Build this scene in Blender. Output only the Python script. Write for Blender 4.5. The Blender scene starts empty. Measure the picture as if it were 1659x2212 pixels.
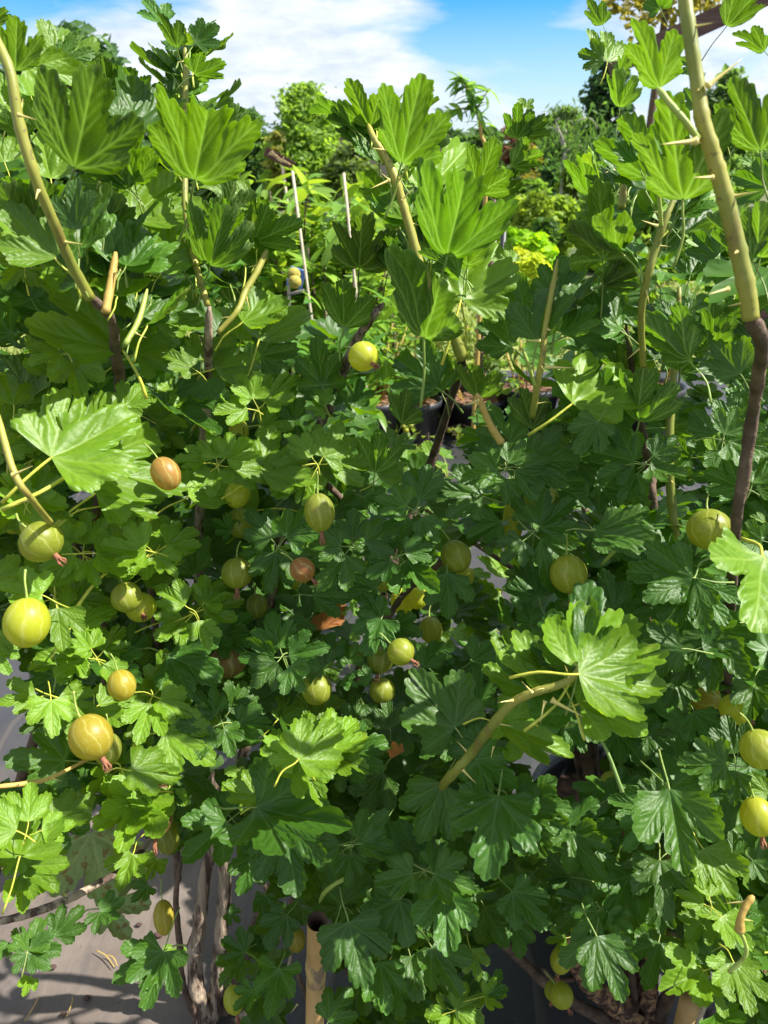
import bpy, math, random
import numpy as np
from mathutils import Vector, Matrix

random.seed(11)
rng = np.random.default_rng(7)
SC = bpy.context.scene
COL = SC.collection

# ------------------------------------------------------------------ camera
CAM_H, PITCH, FPX = 1.10, math.radians(24.9), 1609.0
CW, CH = 1659.0, 2212.0
camd = bpy.data.cameras.new('camera')
cam = bpy.data.objects.new('camera', camd)
COL.objects.link(cam)
cam.location = (0, 0, CAM_H)
cam.rotation_euler = (math.pi / 2 - PITCH, 0, 0)
camd.sensor_fit = 'VERTICAL'
camd.sensor_height = 9.6
camd.sensor_width = 7.2
camd.lens = 4.8 / math.tan(math.atan(CH / 2 / FPX))
camd.clip_start = 0.02
camd.clip_end = 2000
camd.dof.use_dof = True
camd.dof.focus_distance = 0.62
camd.dof.aperture_fstop = 4.0
SC.camera = cam

# ------------------------------------------------------------------ light
SUN_AZ, SUN_EL = math.radians(92), math.radians(51)      # azimuth to the right of straight ahead (+Y)
SUN = Vector((math.sin(SUN_AZ) * math.cos(SUN_EL), math.cos(SUN_AZ) * math.cos(SUN_EL), math.sin(SUN_EL)))
sd = bpy.data.lights.new('sun', 'SUN')
sd.energy = 5.0
sd.angle = math.radians(0.53)
sd.color = (1.0, 0.955, 0.88)
so = bpy.data.objects.new('sun', sd)
COL.objects.link(so)
so.rotation_euler = SUN.to_track_quat('Z', 'Y').to_euler()

world = bpy.data.worlds.new('World')
SC.world = world
world.use_nodes = True
wt = world.node_tree
wt.nodes.clear()


def N(tree, typ, **kw):
    n = tree.nodes.new(typ)
    for k, v in kw.items():
        setattr(n, k, v)
    return n


def inp(node, **kw):
    for k, v in kw.items():
        node.inputs[k.replace('_', ' ')].default_value = v


wo = N(wt, 'ShaderNodeOutputWorld')
bg = N(wt, 'ShaderNodeBackground')
bg.inputs['Strength'].default_value = 0.085
sky = N(wt, 'ShaderNodeTexSky', sky_type='NISHITA', sun_disc=False)
sky.sun_elevation = SUN_EL
sky.sun_rotation = SUN_AZ
sky.air_density = 1.0
sky.dust_density = 0.15
sky.ozone_density = 3.0
tc = N(wt, 'ShaderNodeTexCoord')
sep = N(wt, 'ShaderNodeSeparateXYZ')
wt.links.new(tc.outputs['Generated'], sep.inputs[0])


def wmath(op, a, b=None):
    n = N(wt, 'ShaderNodeMath', operation=op)
    for i, v in enumerate((a, b)):
        if v is None:
            continue
        if isinstance(v, (int, float)):
            n.inputs[i].default_value = v
        else:
            wt.links.new(v, n.inputs[i])
    return n.outputs[0]


RC0 = Matrix.Rotation(math.pi / 2 - PITCH, 3, 'X')
den = wmath('ADD', wmath('MAXIMUM', sep.outputs['Z'], 0.0), 0.22)
cu = wmath('DIVIDE', sep.outputs['X'], den)
cv = wmath('DIVIDE', sep.outputs['Y'], den)
cmb = N(wt, 'ShaderNodeCombineXYZ')
wt.links.new(cu, cmb.inputs[0])
wt.links.new(cv, cmb.inputs[1])
CLOUD_OFF = (5.2, 3.3, 1.0)
mp = N(wt, 'ShaderNodeMapping')
mp.inputs['Location'].default_value = CLOUD_OFF
mp.inputs['Scale'].default_value = (1.0, 1.0, 1.0)
wt.links.new(cmb.outputs[0], mp.inputs[0])
n1 = N(wt, 'ShaderNodeTexNoise')
inp(n1, Scale=1.15, Detail=9.0, Roughness=0.56, Distortion=0.35)
wt.links.new(mp.outputs[0], n1.inputs['Vector'])
n2 = N(wt, 'ShaderNodeTexNoise')
inp(n2, Scale=4.5, Detail=7.0, Roughness=0.6)
wt.links.new(mp.outputs[0], n2.inputs['Vector'])
bdir = (RC0 @ Vector(((1115 - CW / 2) / FPX, -(95 - CH / 2) / FPX, -1.0))).normalized()
dt = N(wt, 'ShaderNodeVectorMath', operation='DOT_PRODUCT')
nrm = N(wt, 'ShaderNodeVectorMath', operation='NORMALIZE')
wt.links.new(tc.outputs['Generated'], nrm.inputs[0])
wt.links.new(nrm.outputs[0], dt.inputs[0])
dt.inputs[1].default_value = bdir
hole = wmath('MULTIPLY', wmath('MINIMUM', wmath('MAXIMUM', wmath('MULTIPLY', wmath('SUBTRACT', dt.outputs['Value'], 0.9895), 110.0), 0.0), 1.0), 0.12)
cr = N(wt, 'ShaderNodeValToRGB')
cr.color_ramp.elements[0].position = 0.40
cr.color_ramp.elements[1].position = 0.54
wt.links.new(wmath('SUBTRACT', wmath('ADD', n1.outputs['Fac'], 0.04), hole), cr.inputs[0])
cc = N(wt, 'ShaderNodeValToRGB')
cc.color_ramp.elements[0].position = 0.34
cc.color_ramp.elements[0].color = (3.5, 4.1, 5.1, 1)
cc.color_ramp.elements[1].position = 0.66
cc.color_ramp.elements[1].color = (5.5, 5.7, 5.95, 1)
wt.links.new(n2.outputs['Fac'], cc.inputs[0])
sat = N(wt, 'ShaderNodeHueSaturation')
inp(sat, Saturation=1.6, Value=0.88)
wt.links.new(sky.outputs[0], sat.inputs['Color'])
mx = N(wt, 'ShaderNodeMixRGB')
wt.links.new(cr.outputs[0], mx.inputs[0])
hz_ = N(wt, 'ShaderNodeMixRGB')
wt.links.new(wmath('MULTIPLY', wmath('MAXIMUM', wmath('SUBTRACT', 1.0, wmath('MULTIPLY', wmath('ABSOLUTE', sep.outputs['Z']), 6.0)), 0.0), 0.9), hz_.inputs[0])
wt.links.new(sat.outputs[0], hz_.inputs[1])
hz_.inputs[2].default_value = (3.4, 4.2, 5.3, 1)
wt.links.new(hz_.outputs[0], mx.inputs[1])
wt.links.new(cc.outputs[0], mx.inputs[2])
wt.links.new(mx.outputs[0], bg.inputs['Color'])
wt.links.new(bg.outputs[0], wo.inputs[0])

vs = SC.view_settings
vs.view_transform = 'Standard'
vs.look = 'None'
vs.exposure = 1.25
vs.gamma = 1
vs.use_curve_mapping = False
SC.render.engine = 'CYCLES'
SC.cycles.max_bounces = 8
SC.cycles.transmission_bounces = 6
SC.cycles.transparent_max_bounces = 6

# ------------------------------------------------------------------ projection helpers (a pixel of the photo at 1659x2212 and a depth give a place)
RC = Matrix.Rotation(math.pi / 2 - PITCH, 3, 'X')
CAMP = Vector((0, 0, CAM_H))


def ray(px, py):
    return RC @ Vector(((px - CW / 2) / FPX, -(py - CH / 2) / FPX, -1.0))


def at(px, py, d):
    return CAMP + ray(px, py) * d


def on_plane(px, py, z=0.0):
    r = ray(px, py)
    return CAMP + r * ((z - CAM_H) / r.z)


def far(px, Y, z=0.0):                       # a place at world distance Y seen in column px
    r = ray(px, 360)
    return Vector((r.x / r.y * Y, Y, z))


def top_z(px, py, Y):
    r = ray(px, py)
    return CAM_H + r.z / r.y * Y


RCT = RC.transposed()


def project(p):
    q = RCT @ (Vector(p) - CAMP)
    d = -q.z
    return (CW / 2 + q.x / d * FPX, CH / 2 - q.y / d * FPX, d) if d > 0.01 else (-9999, -9999, d)


# ------------------------------------------------------------------ object helpers
def mesh_from(name, v, f, mat=None, smooth=True, attrs=None):
    me = bpy.data.meshes.new(name)
    me.from_pydata([tuple(x) for x in v], [], [tuple(int(i) for i in q) for q in f])
    if smooth:
        me.polygons.foreach_set('use_smooth', [True] * len(me.polygons))
    for k, a in (attrs or {}).items():
        at_ = me.attributes.new(k, 'FLOAT', 'POINT')
        at_.data.foreach_set('value', np.asarray(a, dtype=np.float32))
    if mat:
        me.materials.append(mat)
    me.update()
    return me


def obj(name, me, parent=None, mw=None, color=None):
    o = bpy.data.objects.new(name, me)
    COL.objects.link(o)
    if parent is not None:
        o.parent = parent
    if mw is not None:
        o.matrix_world = mw if parent is None else mw
        if parent is not None:
            o.matrix_parent_inverse = Matrix.Identity(4)
            o.matrix_basis = PINV[parent.name] @ mw
            PINV[o.name] = (mw).inverted_safe()
    else:
        PINV.setdefault(o.name, Matrix.Identity(4) if parent is None else PINV[parent.name])
    if color:
        o.color = (*color, 1)
    return o


PINV = {}


def tag(o, label=None, cat=None, group=None, kind=None):
    for k, v in (('label', label), ('category', cat), ('group', group), ('kind', kind)):
        if v:
            o[k] = v
    return o


def thing(name, label, cat, loc=(0, 0, 0), group=None):
    o = bpy.data.objects.new(name, None)
    COL.objects.link(o)
    o.location = loc
    o.empty_display_size = 0.05
    PINV[o.name] = Matrix.Translation(Vector(loc)).inverted()
    return tag(o, label, cat, group)


def world_obj(name, v, f, mat, parent=None, smooth=True, attrs=None, color=None):
    """vertices given in world space; the object keeps them there whatever its parent"""
    me = mesh_from(name, v, f, mat, smooth, attrs)
    o = bpy.data.objects.new(name, me)
    COL.objects.link(o)
    if parent is not None:
        o.parent = parent
        o.matrix_basis = PINV[parent.name]
    PINV[o.name] = Matrix.Identity(4)
    if color:
        o.color = (*color, 1)
    return o


def spline(pts, n=6):
    """Catmull-Rom through rows of (x, y, z, r)"""
    p = np.array(pts, float)
    if len(p) < 2:
        return p
    p = np.vstack([2 * p[0] - p[1], p, 2 * p[-1] - p[-2]])
    out = []
    for i in range(1, len(p) - 2):
        for t in np.linspace(0, 1, n, endpoint=False):
            a, b, c, d = p[i - 1], p[i], p[i + 1], p[i + 2]
            out.append(0.5 * (2 * b + (c - a) * t + (2 * a - 5 * b + 4 * c - d) * t * t + (3 * b - a - 3 * c + d) * t ** 3))
    out.append(p[-2])
    return np.array(out)


def tube(pts, sides=8, rough=0.0, seed=0, cap=True):
    p = np.asarray(pts, float)
    n = len(p)
    T = np.gradient(p[:, :3], axis=0)
    T /= np.linalg.norm(T, axis=1)[:, None] + 1e-9
    ref = np.array([0.31, 0.17, 0.93]) if abs(T[0] @ np.array([0.31, 0.17, 0.93])) < 0.9 else np.array([1.0, 0, 0])
    U = np.cross(T, ref)
    U /= np.linalg.norm(U, axis=1)[:, None] + 1e-9
    W = np.cross(T, U)
    a = np.arange(sides) / sides * 2 * np.pi
    r = np.random.default_rng(seed)
    rad = np.maximum(p[:, 3], 1e-5)[:, None] * (1 + rough * (r.random((n, sides)) - 0.5) * 2)
    V = p[:, None, :3] + rad[..., None] * (np.cos(a)[None, :, None] * U[:, None] + np.sin(a)[None, :, None] * W[:, None])
    V = V.reshape(-1, 3)
    F = []
    for i in range(n - 1):
        for j in range(sides):
            k = (j + 1) % sides
            F.append((i * sides + j, i * sides + k, (i + 1) * sides + k, (i + 1) * sides + j))
    if cap:
        F.append(tuple(range(sides))[::-1])
        F.append(tuple((n - 1) * sides + j for j in range(sides)))
    return V, F


def join(parts):
    V, F, o = [], [], 0
    for v, f in parts:
        V.append(np.asarray(v, float))
        F += [tuple(i + o for i in q) for q in f]
        o += len(v)
    return np.vstack(V), F


def box(c, s, rot=None):
    x, y, z = (k / 2 for k in s)
    v = [Vector((a * x, b * y, d * z)) for a in (-1, 1) for b in (-1, 1) for d in (-1, 1)]
    if rot is not None:
        v = [rot @ q for q in v]
    v = [tuple(q + Vector(c)) for q in v]
    f = [(0, 1, 3, 2), (4, 6, 7, 5), (0, 4, 5, 1), (2, 3, 7, 6), (0, 2, 6, 4), (1, 5, 7, 3)]
    return v, f


def lathe(profile, c, sides=32):
    V, F = [], []
    a = np.arange(sides) / sides * 2 * np.pi
    for r, z in profile:
        for t in a:
            V.append((c[0] + r * math.cos(t), c[1] + r * math.sin(t), c[2] + z))
    for i in range(len(profile) - 1):
        for j in range(sides):
            k = (j + 1) % sides
            F.append((i * sides + j, i * sides + k, (i + 1) * sides + k, (i + 1) * sides + j))
    return V, F


# ------------------------------------------------------------------ materials
def new_mat(name):
    m = bpy.data.materials.new(name)
    m.use_nodes = True
    t = m.node_tree
    t.nodes.clear()
    out = N(t, 'ShaderNodeOutputMaterial')
    return m, t, out


def mixc(t, fac, a, b, mode='MIX'):
    n = N(t, 'ShaderNodeMixRGB', blend_type=mode)
    for i, v in ((0, fac), (1, a), (2, b)):
        if isinstance(v, (int, float)):
            n.inputs[i].default_value = v
        elif isinstance(v, tuple):
            n.inputs[i].default_value = (*v, 1)
        else:
            t.links.new(v, n.inputs[i])
    return n.outputs[0]


def mth(t, op, a, b=None, clamp=False):
    n = N(t, 'ShaderNodeMath', operation=op, use_clamp=clamp)
    for i, v in enumerate((a, b)):
        if v is None:
            continue
        if isinstance(v, (int, float)):
            n.inputs[i].default_value = v
        else:
            t.links.new(v, n.inputs[i])
    return n.outputs[0]


def ramp(t, fac, p0, p1, c0=(0, 0, 0), c1=(1, 1, 1)):
    n = N(t, 'ShaderNodeValToRGB')
    n.color_ramp.elements[0].position = p0
    n.color_ramp.elements[1].position = p1
    n.color_ramp.elements[0].color = (*c0, 1)
    n.color_ramp.elements[1].color = (*c1, 1)
    t.links.new(fac, n.inputs[0])
    return n.outputs[0]


def noise(t, scale, detail=4.0, rough=0.55, coord='Object', dist=0.0, vec=None):
    n = N(t, 'ShaderNodeTexNoise')
    inp(n, Scale=scale, Detail=detail, Roughness=rough, Distortion=dist)
    if vec is None:
        c = N(t, 'ShaderNodeTexCoord')
        vec = c.outputs[coord]
    t.links.new(vec, n.inputs['Vector'])
    return n.outputs['Fac']


def leaf_material(name, top, under, glow, vein_top, vein_under, trans=0.38, rough=0.36, spots=None, detail=True):
    m, t, out = new_mat(name)
    oi = N(t, 'ShaderNodeObjectInfo')
    geo = N(t, 'ShaderNodeNewGeometry')
    at_ = N(t, 'ShaderNodeAttribute', attribute_name='vein')
    v = at_.outputs['Fac']
    back = geo.outputs['Backfacing']
    nz = noise(t, 2.2, 4.0)
    ctop = mixc(t, mth(t, 'MULTIPLY', nz, 0.55), top, tuple(c * 1.9 for c in top))
    ctop = mixc(t, mth(t, 'MULTIPLY', v, 0.6), ctop, vein_top)
    cund = mixc(t, mth(t, 'MULTIPLY', v, 0.85), under, vein_under)
    if spots:
        sp = ramp(t, noise(t, 9.0, 3.0, 0.6), 0.56, 0.62)
        ctop = mixc(t, sp, ctop, spots)
        cund = mixc(t, sp, cund, spots)
    if detail:
        vc = N(t, 'ShaderNodeTexCoord')
        ve = N(t, 'ShaderNodeTexVoronoi', feature='DISTANCE_TO_EDGE')
        ve.inputs['Scale'].default_value = 17
        t.links.new(vc.outputs['Object'], ve.inputs['Vector'])
        net = ramp(t, ve.outputs['Distance'], .0, .07, (1, 1, 1), (0, 0, 0))
        cund = mixc(t, mth(t, 'MULTIPLY', net, .32), cund, vein_under)
        ctop = mixc(t, mth(t, 'MULTIPLY', net, .22), ctop, tuple(c * .55 for c in top))
        age = ramp(t, noise(t, 1.3, 3.0, .6), .60, .78)
        old = mth(t, 'MULTIPLY', age, mth(t, 'GREATER_THAN', oi.outputs['Random'], .80))
        ctop = mixc(t, mth(t, 'MULTIPLY', old, .6), ctop, (.21, .19, .03))
        cund = mixc(t, mth(t, 'MULTIPLY', old, .5), cund, (.24, .2, .05))
    col = mixc(t, back, ctop, cund)
    rnd = mth(t, 'ADD', mth(t, 'MULTIPLY', oi.outputs['Random'], 0.5), 0.75)
    col = mixc(t, 1.0, col, oi.outputs['Color'], 'MULTIPLY')
    hs = N(t, 'ShaderNodeHueSaturation')
    t.links.new(col, hs.inputs['Color'])
    t.links.new(rnd, hs.inputs['Value'])
    col = hs.outputs[0]
    gl = mixc(t, 1.0, glow, oi.outputs['Color'], 'MULTIPLY')
    gl = mixc(t, 1.0, gl, ramp(t, noise(t, 3.0, 4.0), .3, .7, (.62, .66, .6), (1.25, 1.2, 1.2)), 'MULTIPLY')
    gl = mixc(t, mth(t, 'MULTIPLY', v, 0.7), gl, tuple(min(1, c * 1.5 + 0.04) for c in glow))
    p = N(t, 'ShaderNodeBsdfPrincipled')
    t.links.new(col, p.inputs['Base Color'])
    rg = mth(t, 'ADD', mth(t, 'MULTIPLY', back, 0.22), rough)
    t.links.new(rg, p.inputs['Roughness'])
    p.inputs['Specular IOR Level'].default_value = 0.45
    if detail:
        b = N(t, 'ShaderNodeBump')
        inp(b, Strength=0.32, Distance=0.0006)
        vo = N(t, 'ShaderNodeTexVoronoi')
        vo.inputs['Scale'].default_value = 19
        c = N(t, 'ShaderNodeTexCoord')
        t.links.new(c.outputs['Object'], vo.inputs['Vector'])
        h = mth(t, 'ADD', mth(t, 'MULTIPLY', vo.outputs['Distance'], -1.0), mth(t, 'MULTIPLY', noise(t, 40, 2.0), 0.5))
        t.links.new(h, b.inputs['Height'])
        t.links.new(b.outputs[0], p.inputs['Normal'])
    tr = N(t, 'ShaderNodeBsdfTranslucent')
    t.links.new(gl, tr.inputs['Color'])
    ms = N(t, 'ShaderNodeMixShader')
    ms.inputs[0].default_value = trans
    t.links.new(p.outputs[0], ms.inputs[1])
    t.links.new(tr.outputs[0], ms.inputs[2])
    t.links.new(ms.outputs[0], out.inputs[0])
    return m


def plain_material(name, c0, c1, scale=20, rough=0.6, bump=0.3, p0=0.35, p1=0.65, coord='Object', dist=0.0, stretch=None, spec=0.4, detail=5.0):
    m, t, out = new_mat(name)
    vec = None
    if stretch:
        c = N(t, 'ShaderNodeTexCoord')
        mpn = N(t, 'ShaderNodeMapping')
        mpn.inputs['Scale'].default_value = stretch
        t.links.new(c.outputs[coord], mpn.inputs[0])
        vec = mpn.outputs[0]
    nz = noise(t, scale, detail, 0.6, coord, dist, vec)
    col = ramp(t, nz, p0, p1, c0, c1)
    oi = N(t, 'ShaderNodeObjectInfo')
    col = mixc(t, 1.0, col, oi.outputs['Color'], 'MULTIPLY')
    p = N(t, 'ShaderNodeBsdfPrincipled')
    t.links.new(col, p.inputs['Base Color'])
    p.inputs['Roughness'].default_value = rough
    p.inputs['Specular IOR Level'].default_value = spec
    if bump:
        b = N(t, 'ShaderNodeBump')
        inp(b, Strength=bump, Distance=0.004)
        t.links.new(nz, b.inputs['Height'])
        t.links.new(b.outputs[0], p.inputs['Normal'])
    t.links.new(p.outputs[0], out.inputs[0])
    return m


M = {}
M['leaf'] = leaf_material('gooseberry_leaf', (0.046, 0.116, 0.008), (0.064, 0.120, 0.020), (0.165, 0.325, 0.005), (0.10, 0.20, 0.04), (0.30, 0.38, 0.13), trans=.38, rough=.47)
M['spotted'] = leaf_material('spotted_leaf', (0.24, 0.36, 0.12), (0.30, 0.38, 0.16), (0.42, 0.5, 0.10), (0.36, 0.45, 0.2), (0.4, 0.45, 0.2), spots=(0.22, 0.09, 0.03), rough=0.6)
M['dead'] = leaf_material('dead_leaf', (0.34, 0.13, 0.03), (0.38, 0.17, 0.05), (0.6, 0.24, 0.04), (0.25, 0.1, 0.03), (0.4, 0.2, 0.07), rough=0.7)
M['laurel'] = leaf_material('shrub_leaf', (0.075, 0.165, 0.022), (0.14, 0.22, 0.06), (0.34, 0.55, 0.05), (0.16, 0.26, 0.06), (0.2, 0.3, 0.09), rough=0.4, detail=False)
M['crown'] = leaf_material('tree_foliage', (0.075, 0.13, 0.03), (0.095, 0.155, 0.045), (0.24, 0.38, 0.06), (0.07, 0.12, 0.03), (0.08, 0.13, 0.04), trans=0.42, rough=0.5, detail=False)
def cane_material():
    m = plain_material('young_cane', (0.15, 0.185, 0.026), (0.33, 0.30, 0.055), 11, 0.5, 0.25)
    t = m.node_tree
    p = next(n for n in t.nodes if n.type == 'BSDF_PRINCIPLED')
    src = p.inputs['Base Color'].links[0].from_socket
    c = N(t, 'ShaderNodeTexCoord')
    mpn = N(t, 'ShaderNodeMapping')
    mpn.inputs['Scale'].default_value = (1, 1, .35)
    t.links.new(c.outputs['Object'], mpn.inputs[0])
    a = ramp(t, noise(t, 70, 6.0, .65, vec=mpn.outputs[0]), .56, .66)
    col = mixc(t, mth(t, 'MULTIPLY', a, .55), src, (.17, .10, .04))
    b = ramp(t, noise(t, 260, 2.0, .5), .66, .70)
    col = mixc(t, mth(t, 'MULTIPLY', b, .6), col, (.09, .06, .03))
    t.links.new(col, p.inputs['Base Color'])
    return m


M['cane'] = cane_material()
M['cane_plain'] = plain_material('young_cane', (0.20, 0.235, 0.032), (0.40, 0.36, 0.07), 11, 0.5, 0.15)
M['petiole'] = plain_material('petiole', (0.17, 0.25, 0.05), (0.30, 0.36, 0.10), 9, 0.5, 0.0)
M['shoot'] = plain_material('green_shoot', (0.20, 0.29, 0.045), (0.33, 0.40, 0.09), 14, 0.5, 0.15)
M['tan'] = plain_material('tan_cane', (0.36, 0.23, 0.05), (0.50, 0.35, 0.10), 30, 0.6, 0.3)
M['bark'] = plain_material('bark', (0.045, 0.028, 0.02), (0.16, 0.105, 0.07), 60, 0.85, 0.9, 0.3, 0.7)
M['peel'] = plain_material('peeling_bark', (0.07, 0.042, 0.03), (0.36, 0.28, 0.20), 26, 0.8, 0.9, 0.42, 0.56, stretch=(4, 4, 0.45))
M['scaly'] = plain_material('scaly_bark', (0.05, 0.026, 0.018), (0.36, 0.21, 0.11), 75, 0.85, 1.0, 0.45, 0.6)
M['thorn'] = plain_material('thorn', (0.52, 0.46, 0.12), (0.66, 0.52, 0.2), 40, 0.4, 0.0)
M['calyx'] = plain_material('withered_flower', (0.16, 0.055, 0.03), (0.36, 0.16, 0.08), 60, 0.8, 0.3)
M['pot'] = plain_material('black_plastic', (0.012, 0.013, 0.016), (0.035, 0.036, 0.042), 9, 0.38, 0.1)
M['soil'] = plain_material('potting_soil', (0.02, 0.012, 0.008), (0.14, 0.08, 0.05), 60, 0.95, 1.0)
M['bamboo'] = plain_material('bamboo', (0.42, 0.25, 0.09), (0.56, 0.36, 0.15), 10, 0.45, 0.1, stretch=(5, 5, 0.6))
M['stake'] = plain_material('pale_stake', (0.36, 0.30, 0.2), (0.5, 0.44, 0.32), 30, 0.6, 0.2)
M['brown_wood'] = plain_material('brown_wood', (0.055, 0.025, 0.018), (0.12, 0.06, 0.045), 12, 0.6, 0.3, stretch=(1, 8, 8))
M['black'] = plain_material('black_wrap', (0.008, 0.008, 0.01), (0.02, 0.02, 0.025), 9, 0.45, 0.0)
M['white'] = plain_material('white_plastic', (0.74, 0.74, 0.72), (0.82, 0.82, 0.8), 9, 0.4, 0.0)
M['cream'] = plain_material('cream_paint', (0.62, 0.46, 0.24), (0.74, 0.58, 0.33), 9, 0.6, 0.0)
M['signboard'] = plain_material('signboard', (0.07, 0.022, 0.018), (0.10, 0.035, 0.028), 9, 0.6, 0.1)
M['blue'] = plain_material('blue_plastic', (0.05, 0.10, 0.32), (0.10, 0.17, 0.42), 9, 0.4, 0.1)
M['moss'] = plain_material('mossy_yellow', (0.20, 0.17, 0.02), (0.42, 0.36, 0.07), 60, 0.8, 0.8)
M['grey_wood'] = plain_material('grey_wood', (0.10, 0.09, 0.08), (0.2, 0.18, 0.16), 20, 0.8, 0.4)
M['brick'] = plain_material('house_wall', (0.25, 0.2, 0.16), (0.34, 0.28, 0.22), 9, 0.9, 0.1)
M['roof'] = plain_material('roof_tiles', (0.09, 0.055, 0.045), (0.16, 0.10, 0.08), 3, 0.85, 0.3, stretch=(1, 1, 9))
M['birch'] = plain_material('pale_bark', (0.30, 0.27, 0.22), (0.46, 0.42, 0.36), 15, 0.8, 0.3)
M['ground'] = plain_material('far_ground', (0.045, 0.07, 0.02), (0.12, 0.12, 0.05), 1.3, 0.95, 0.3)
M['lawn'] = plain_material('lawn_turf', (0.10, 0.14, 0.022), (0.22, 0.24, 0.05), 6, 0.9, 0.5)
M['grass'] = plain_material('grass_blades', (0.11, 0.17, 0.025), (0.24, 0.28, 0.05), 3, 0.6, 0.0)


def fabric_material():
    m, t, out = new_mat('weed_fabric')
    c = N(t, 'ShaderNodeTexCoord')
    dust = ramp(t, noise(t, 3.2, 8.0, 0.62), 0.36, 0.6)
    # more dust near the camera side where people walk
    s = N(t, 'ShaderNodeSeparateXYZ')
    t.links.new(c.outputs['Object'], s.inputs[0])
    nx = mth(t, 'MULTIPLY', mth(t, 'SUBTRACT', -0.02, s.outputs[0]), 3.0, True)
    ny = mth(t, 'MULTIPLY', mth(t, 'SUBTRACT', 1.22, s.outputs[1]), 3.0, True)
    walk = mth(t, 'MULTIPLY', nx, ny, True)
    amt = mth(t, 'MULTIPLY', mth(t, 'ADD', dust, mth(t, 'MULTIPLY', walk, 0.55)), mth(t, 'ADD', mth(t, 'MULTIPLY', walk, 0.75), 0.22), True)
    fine = noise(t, 45, 6.0, 0.7)
    soilc = ramp(t, noise(t, 7.0, 5.0), 0.35, 0.65, (0.085, 0.066, 0.052), (0.15, 0.122, 0.102))
    col = mixc(t, amt, (0.028, 0.030, 0.036), soilc)
    col = mixc(t, mth(t, 'MULTIPLY', ramp(t, fine, 0.55, 0.75), 0.4), col, (0.06, 0.05, 0.045))
    sm = N(t, 'ShaderNodeMapping')
    sm.inputs['Scale'].default_value = (9.0, 1.1, 1.0)
    sm.inputs['Rotation'].default_value = (0, 0, .12)
    t.links.new(c.outputs['Object'], sm.inputs[0])
    stk = ramp(t, noise(t, 2.6, 7.0, .65, vec=sm.outputs[0]), .5, .66)
    col = mixc(t, mth(t, 'MULTIPLY', stk, .45), col, (.045, .040, .040))
    spk = ramp(t, noise(t, 120, 3.0, .6), .66, .72)
    col = mixc(t, mth(t, 'MULTIPLY', spk, .5), col, (.03, .022, .018))
    w = N(t, 'ShaderNodeTexWave', wave_type='BANDS', bands_direction='X')
    inp(w, Scale=2.2, Distortion=2.5, Detail=3.0, Detail_Scale=1.2)
    t.links.new(c.outputs['Object'], w.inputs['Vector'])
    cre = ramp(t, w.outputs['Fac'], 0.965, 1.0)
    col = mixc(t, mth(t, 'MULTIPLY', cre, 0.5), col, (0.09, 0.075, 0.06))
    p = N(t, 'ShaderNodeBsdfPrincipled')
    t.links.new(col, p.inputs['Base Color'])
    t.links.new(mth(t, 'ADD', mth(t, 'MULTIPLY', amt, 0.35), 0.42), p.inputs['Roughness'])
    b = N(t, 'ShaderNodeBump')
    inp(b, Strength=0.5, Distance=0.006)
    t.links.new(mth(t, 'ADD', noise(t, 16, 7.0, 0.65), mth(t, 'MULTIPLY', cre, 0.4)), b.inputs['Height'])
    t.links.new(b.outputs[0], p.inputs['Normal'])
    t.links.new(p.outputs[0], out.inputs[0])
    return m


M['fabric'] = fabric_material()


def berry_material():
    m, t, out = new_mat('gooseberry_skin')
    c = N(t, 'ShaderNodeTexCoord')
    s = N(t, 'ShaderNodeSeparateXYZ')
    t.links.new(c.outputs['Object'], s.inputs[0])
    ang = mth(t, 'ARCTAN2', s.outputs[1], s.outputs[0])
    wob = mth(t, 'MULTIPLY', mth(t, 'SUBTRACT', noise(t, 1.3, 2.0, .4), 0.5), 0.9)
    k = mth(t, 'COSINE', mth(t, 'MULTIPLY', mth(t, 'ADD', ang, wob), 8.0))
    line = mth(t, 'POWER', mth(t, 'MULTIPLY', mth(t, 'ADD', k, 1.0), 0.5), 20.0)
    fine = ramp(t, noise(t, 7, 5.0, 0.65, dist=1.5), 0.48, 0.66)
    oi = N(t, 'ShaderNodeObjectInfo')
    base = mixc(t, mth(t, 'MULTIPLY', fine, 0.25), oi.outputs['Color'], (0.62, 0.60, 0.22))
    col = mixc(t, mth(t, 'MULTIPLY', line, 0.45), base, (0.60, 0.62, 0.20))
    blot = ramp(t, noise(t, 1.4, 3.0), 0.60, 0.74)
    col = mixc(t, mth(t, 'MULTIPLY', blot, 0.3), col, (0.40, 0.15, 0.05))
    p = N(t, 'ShaderNodeBsdfPrincipled')
    t.links.new(col, p.inputs['Base Color'])
    p.inputs['Roughness'].default_value = 0.42
    p.inputs['Specular IOR Level'].default_value = 0.5
    tr = N(t, 'ShaderNodeBsdfTranslucent')
    t.links.new(mixc(t, 0.6, col, (0.62, 0.62, 0.02)), tr.inputs['Color'])
    ms = N(t, 'ShaderNodeMixShader')
    ms.inputs[0].default_value = 0.42
    t.links.new(p.outputs[0], ms.inputs[1])
    t.links.new(tr.outputs[0], ms.inputs[2])
    t.links.new(ms.outputs[0], out.inputs[0])
    return m


M['berry'] = berry_material()

# ------------------------------------------------------------------ the setting
def sheet(name, x0, x1, y0, y1, nx, ny, mat, hf):
    xs, ys = np.linspace(x0, x1, nx), np.linspace(y0, y1, ny)
    V = [(x, y, hf(x, y)) for y in ys for x in xs]
    F = [(j * nx + i, j * nx + i + 1, (j + 1) * nx + i + 1, (j + 1) * nx + i) for j in range(ny - 1) for i in range(nx - 1)]
    return tag(world_obj(name, V, F, mat), kind='structure')


sheet('ground', -700, 700, -300, 1300, 2, 2, M['ground'], lambda x, y: 0.0)


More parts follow.
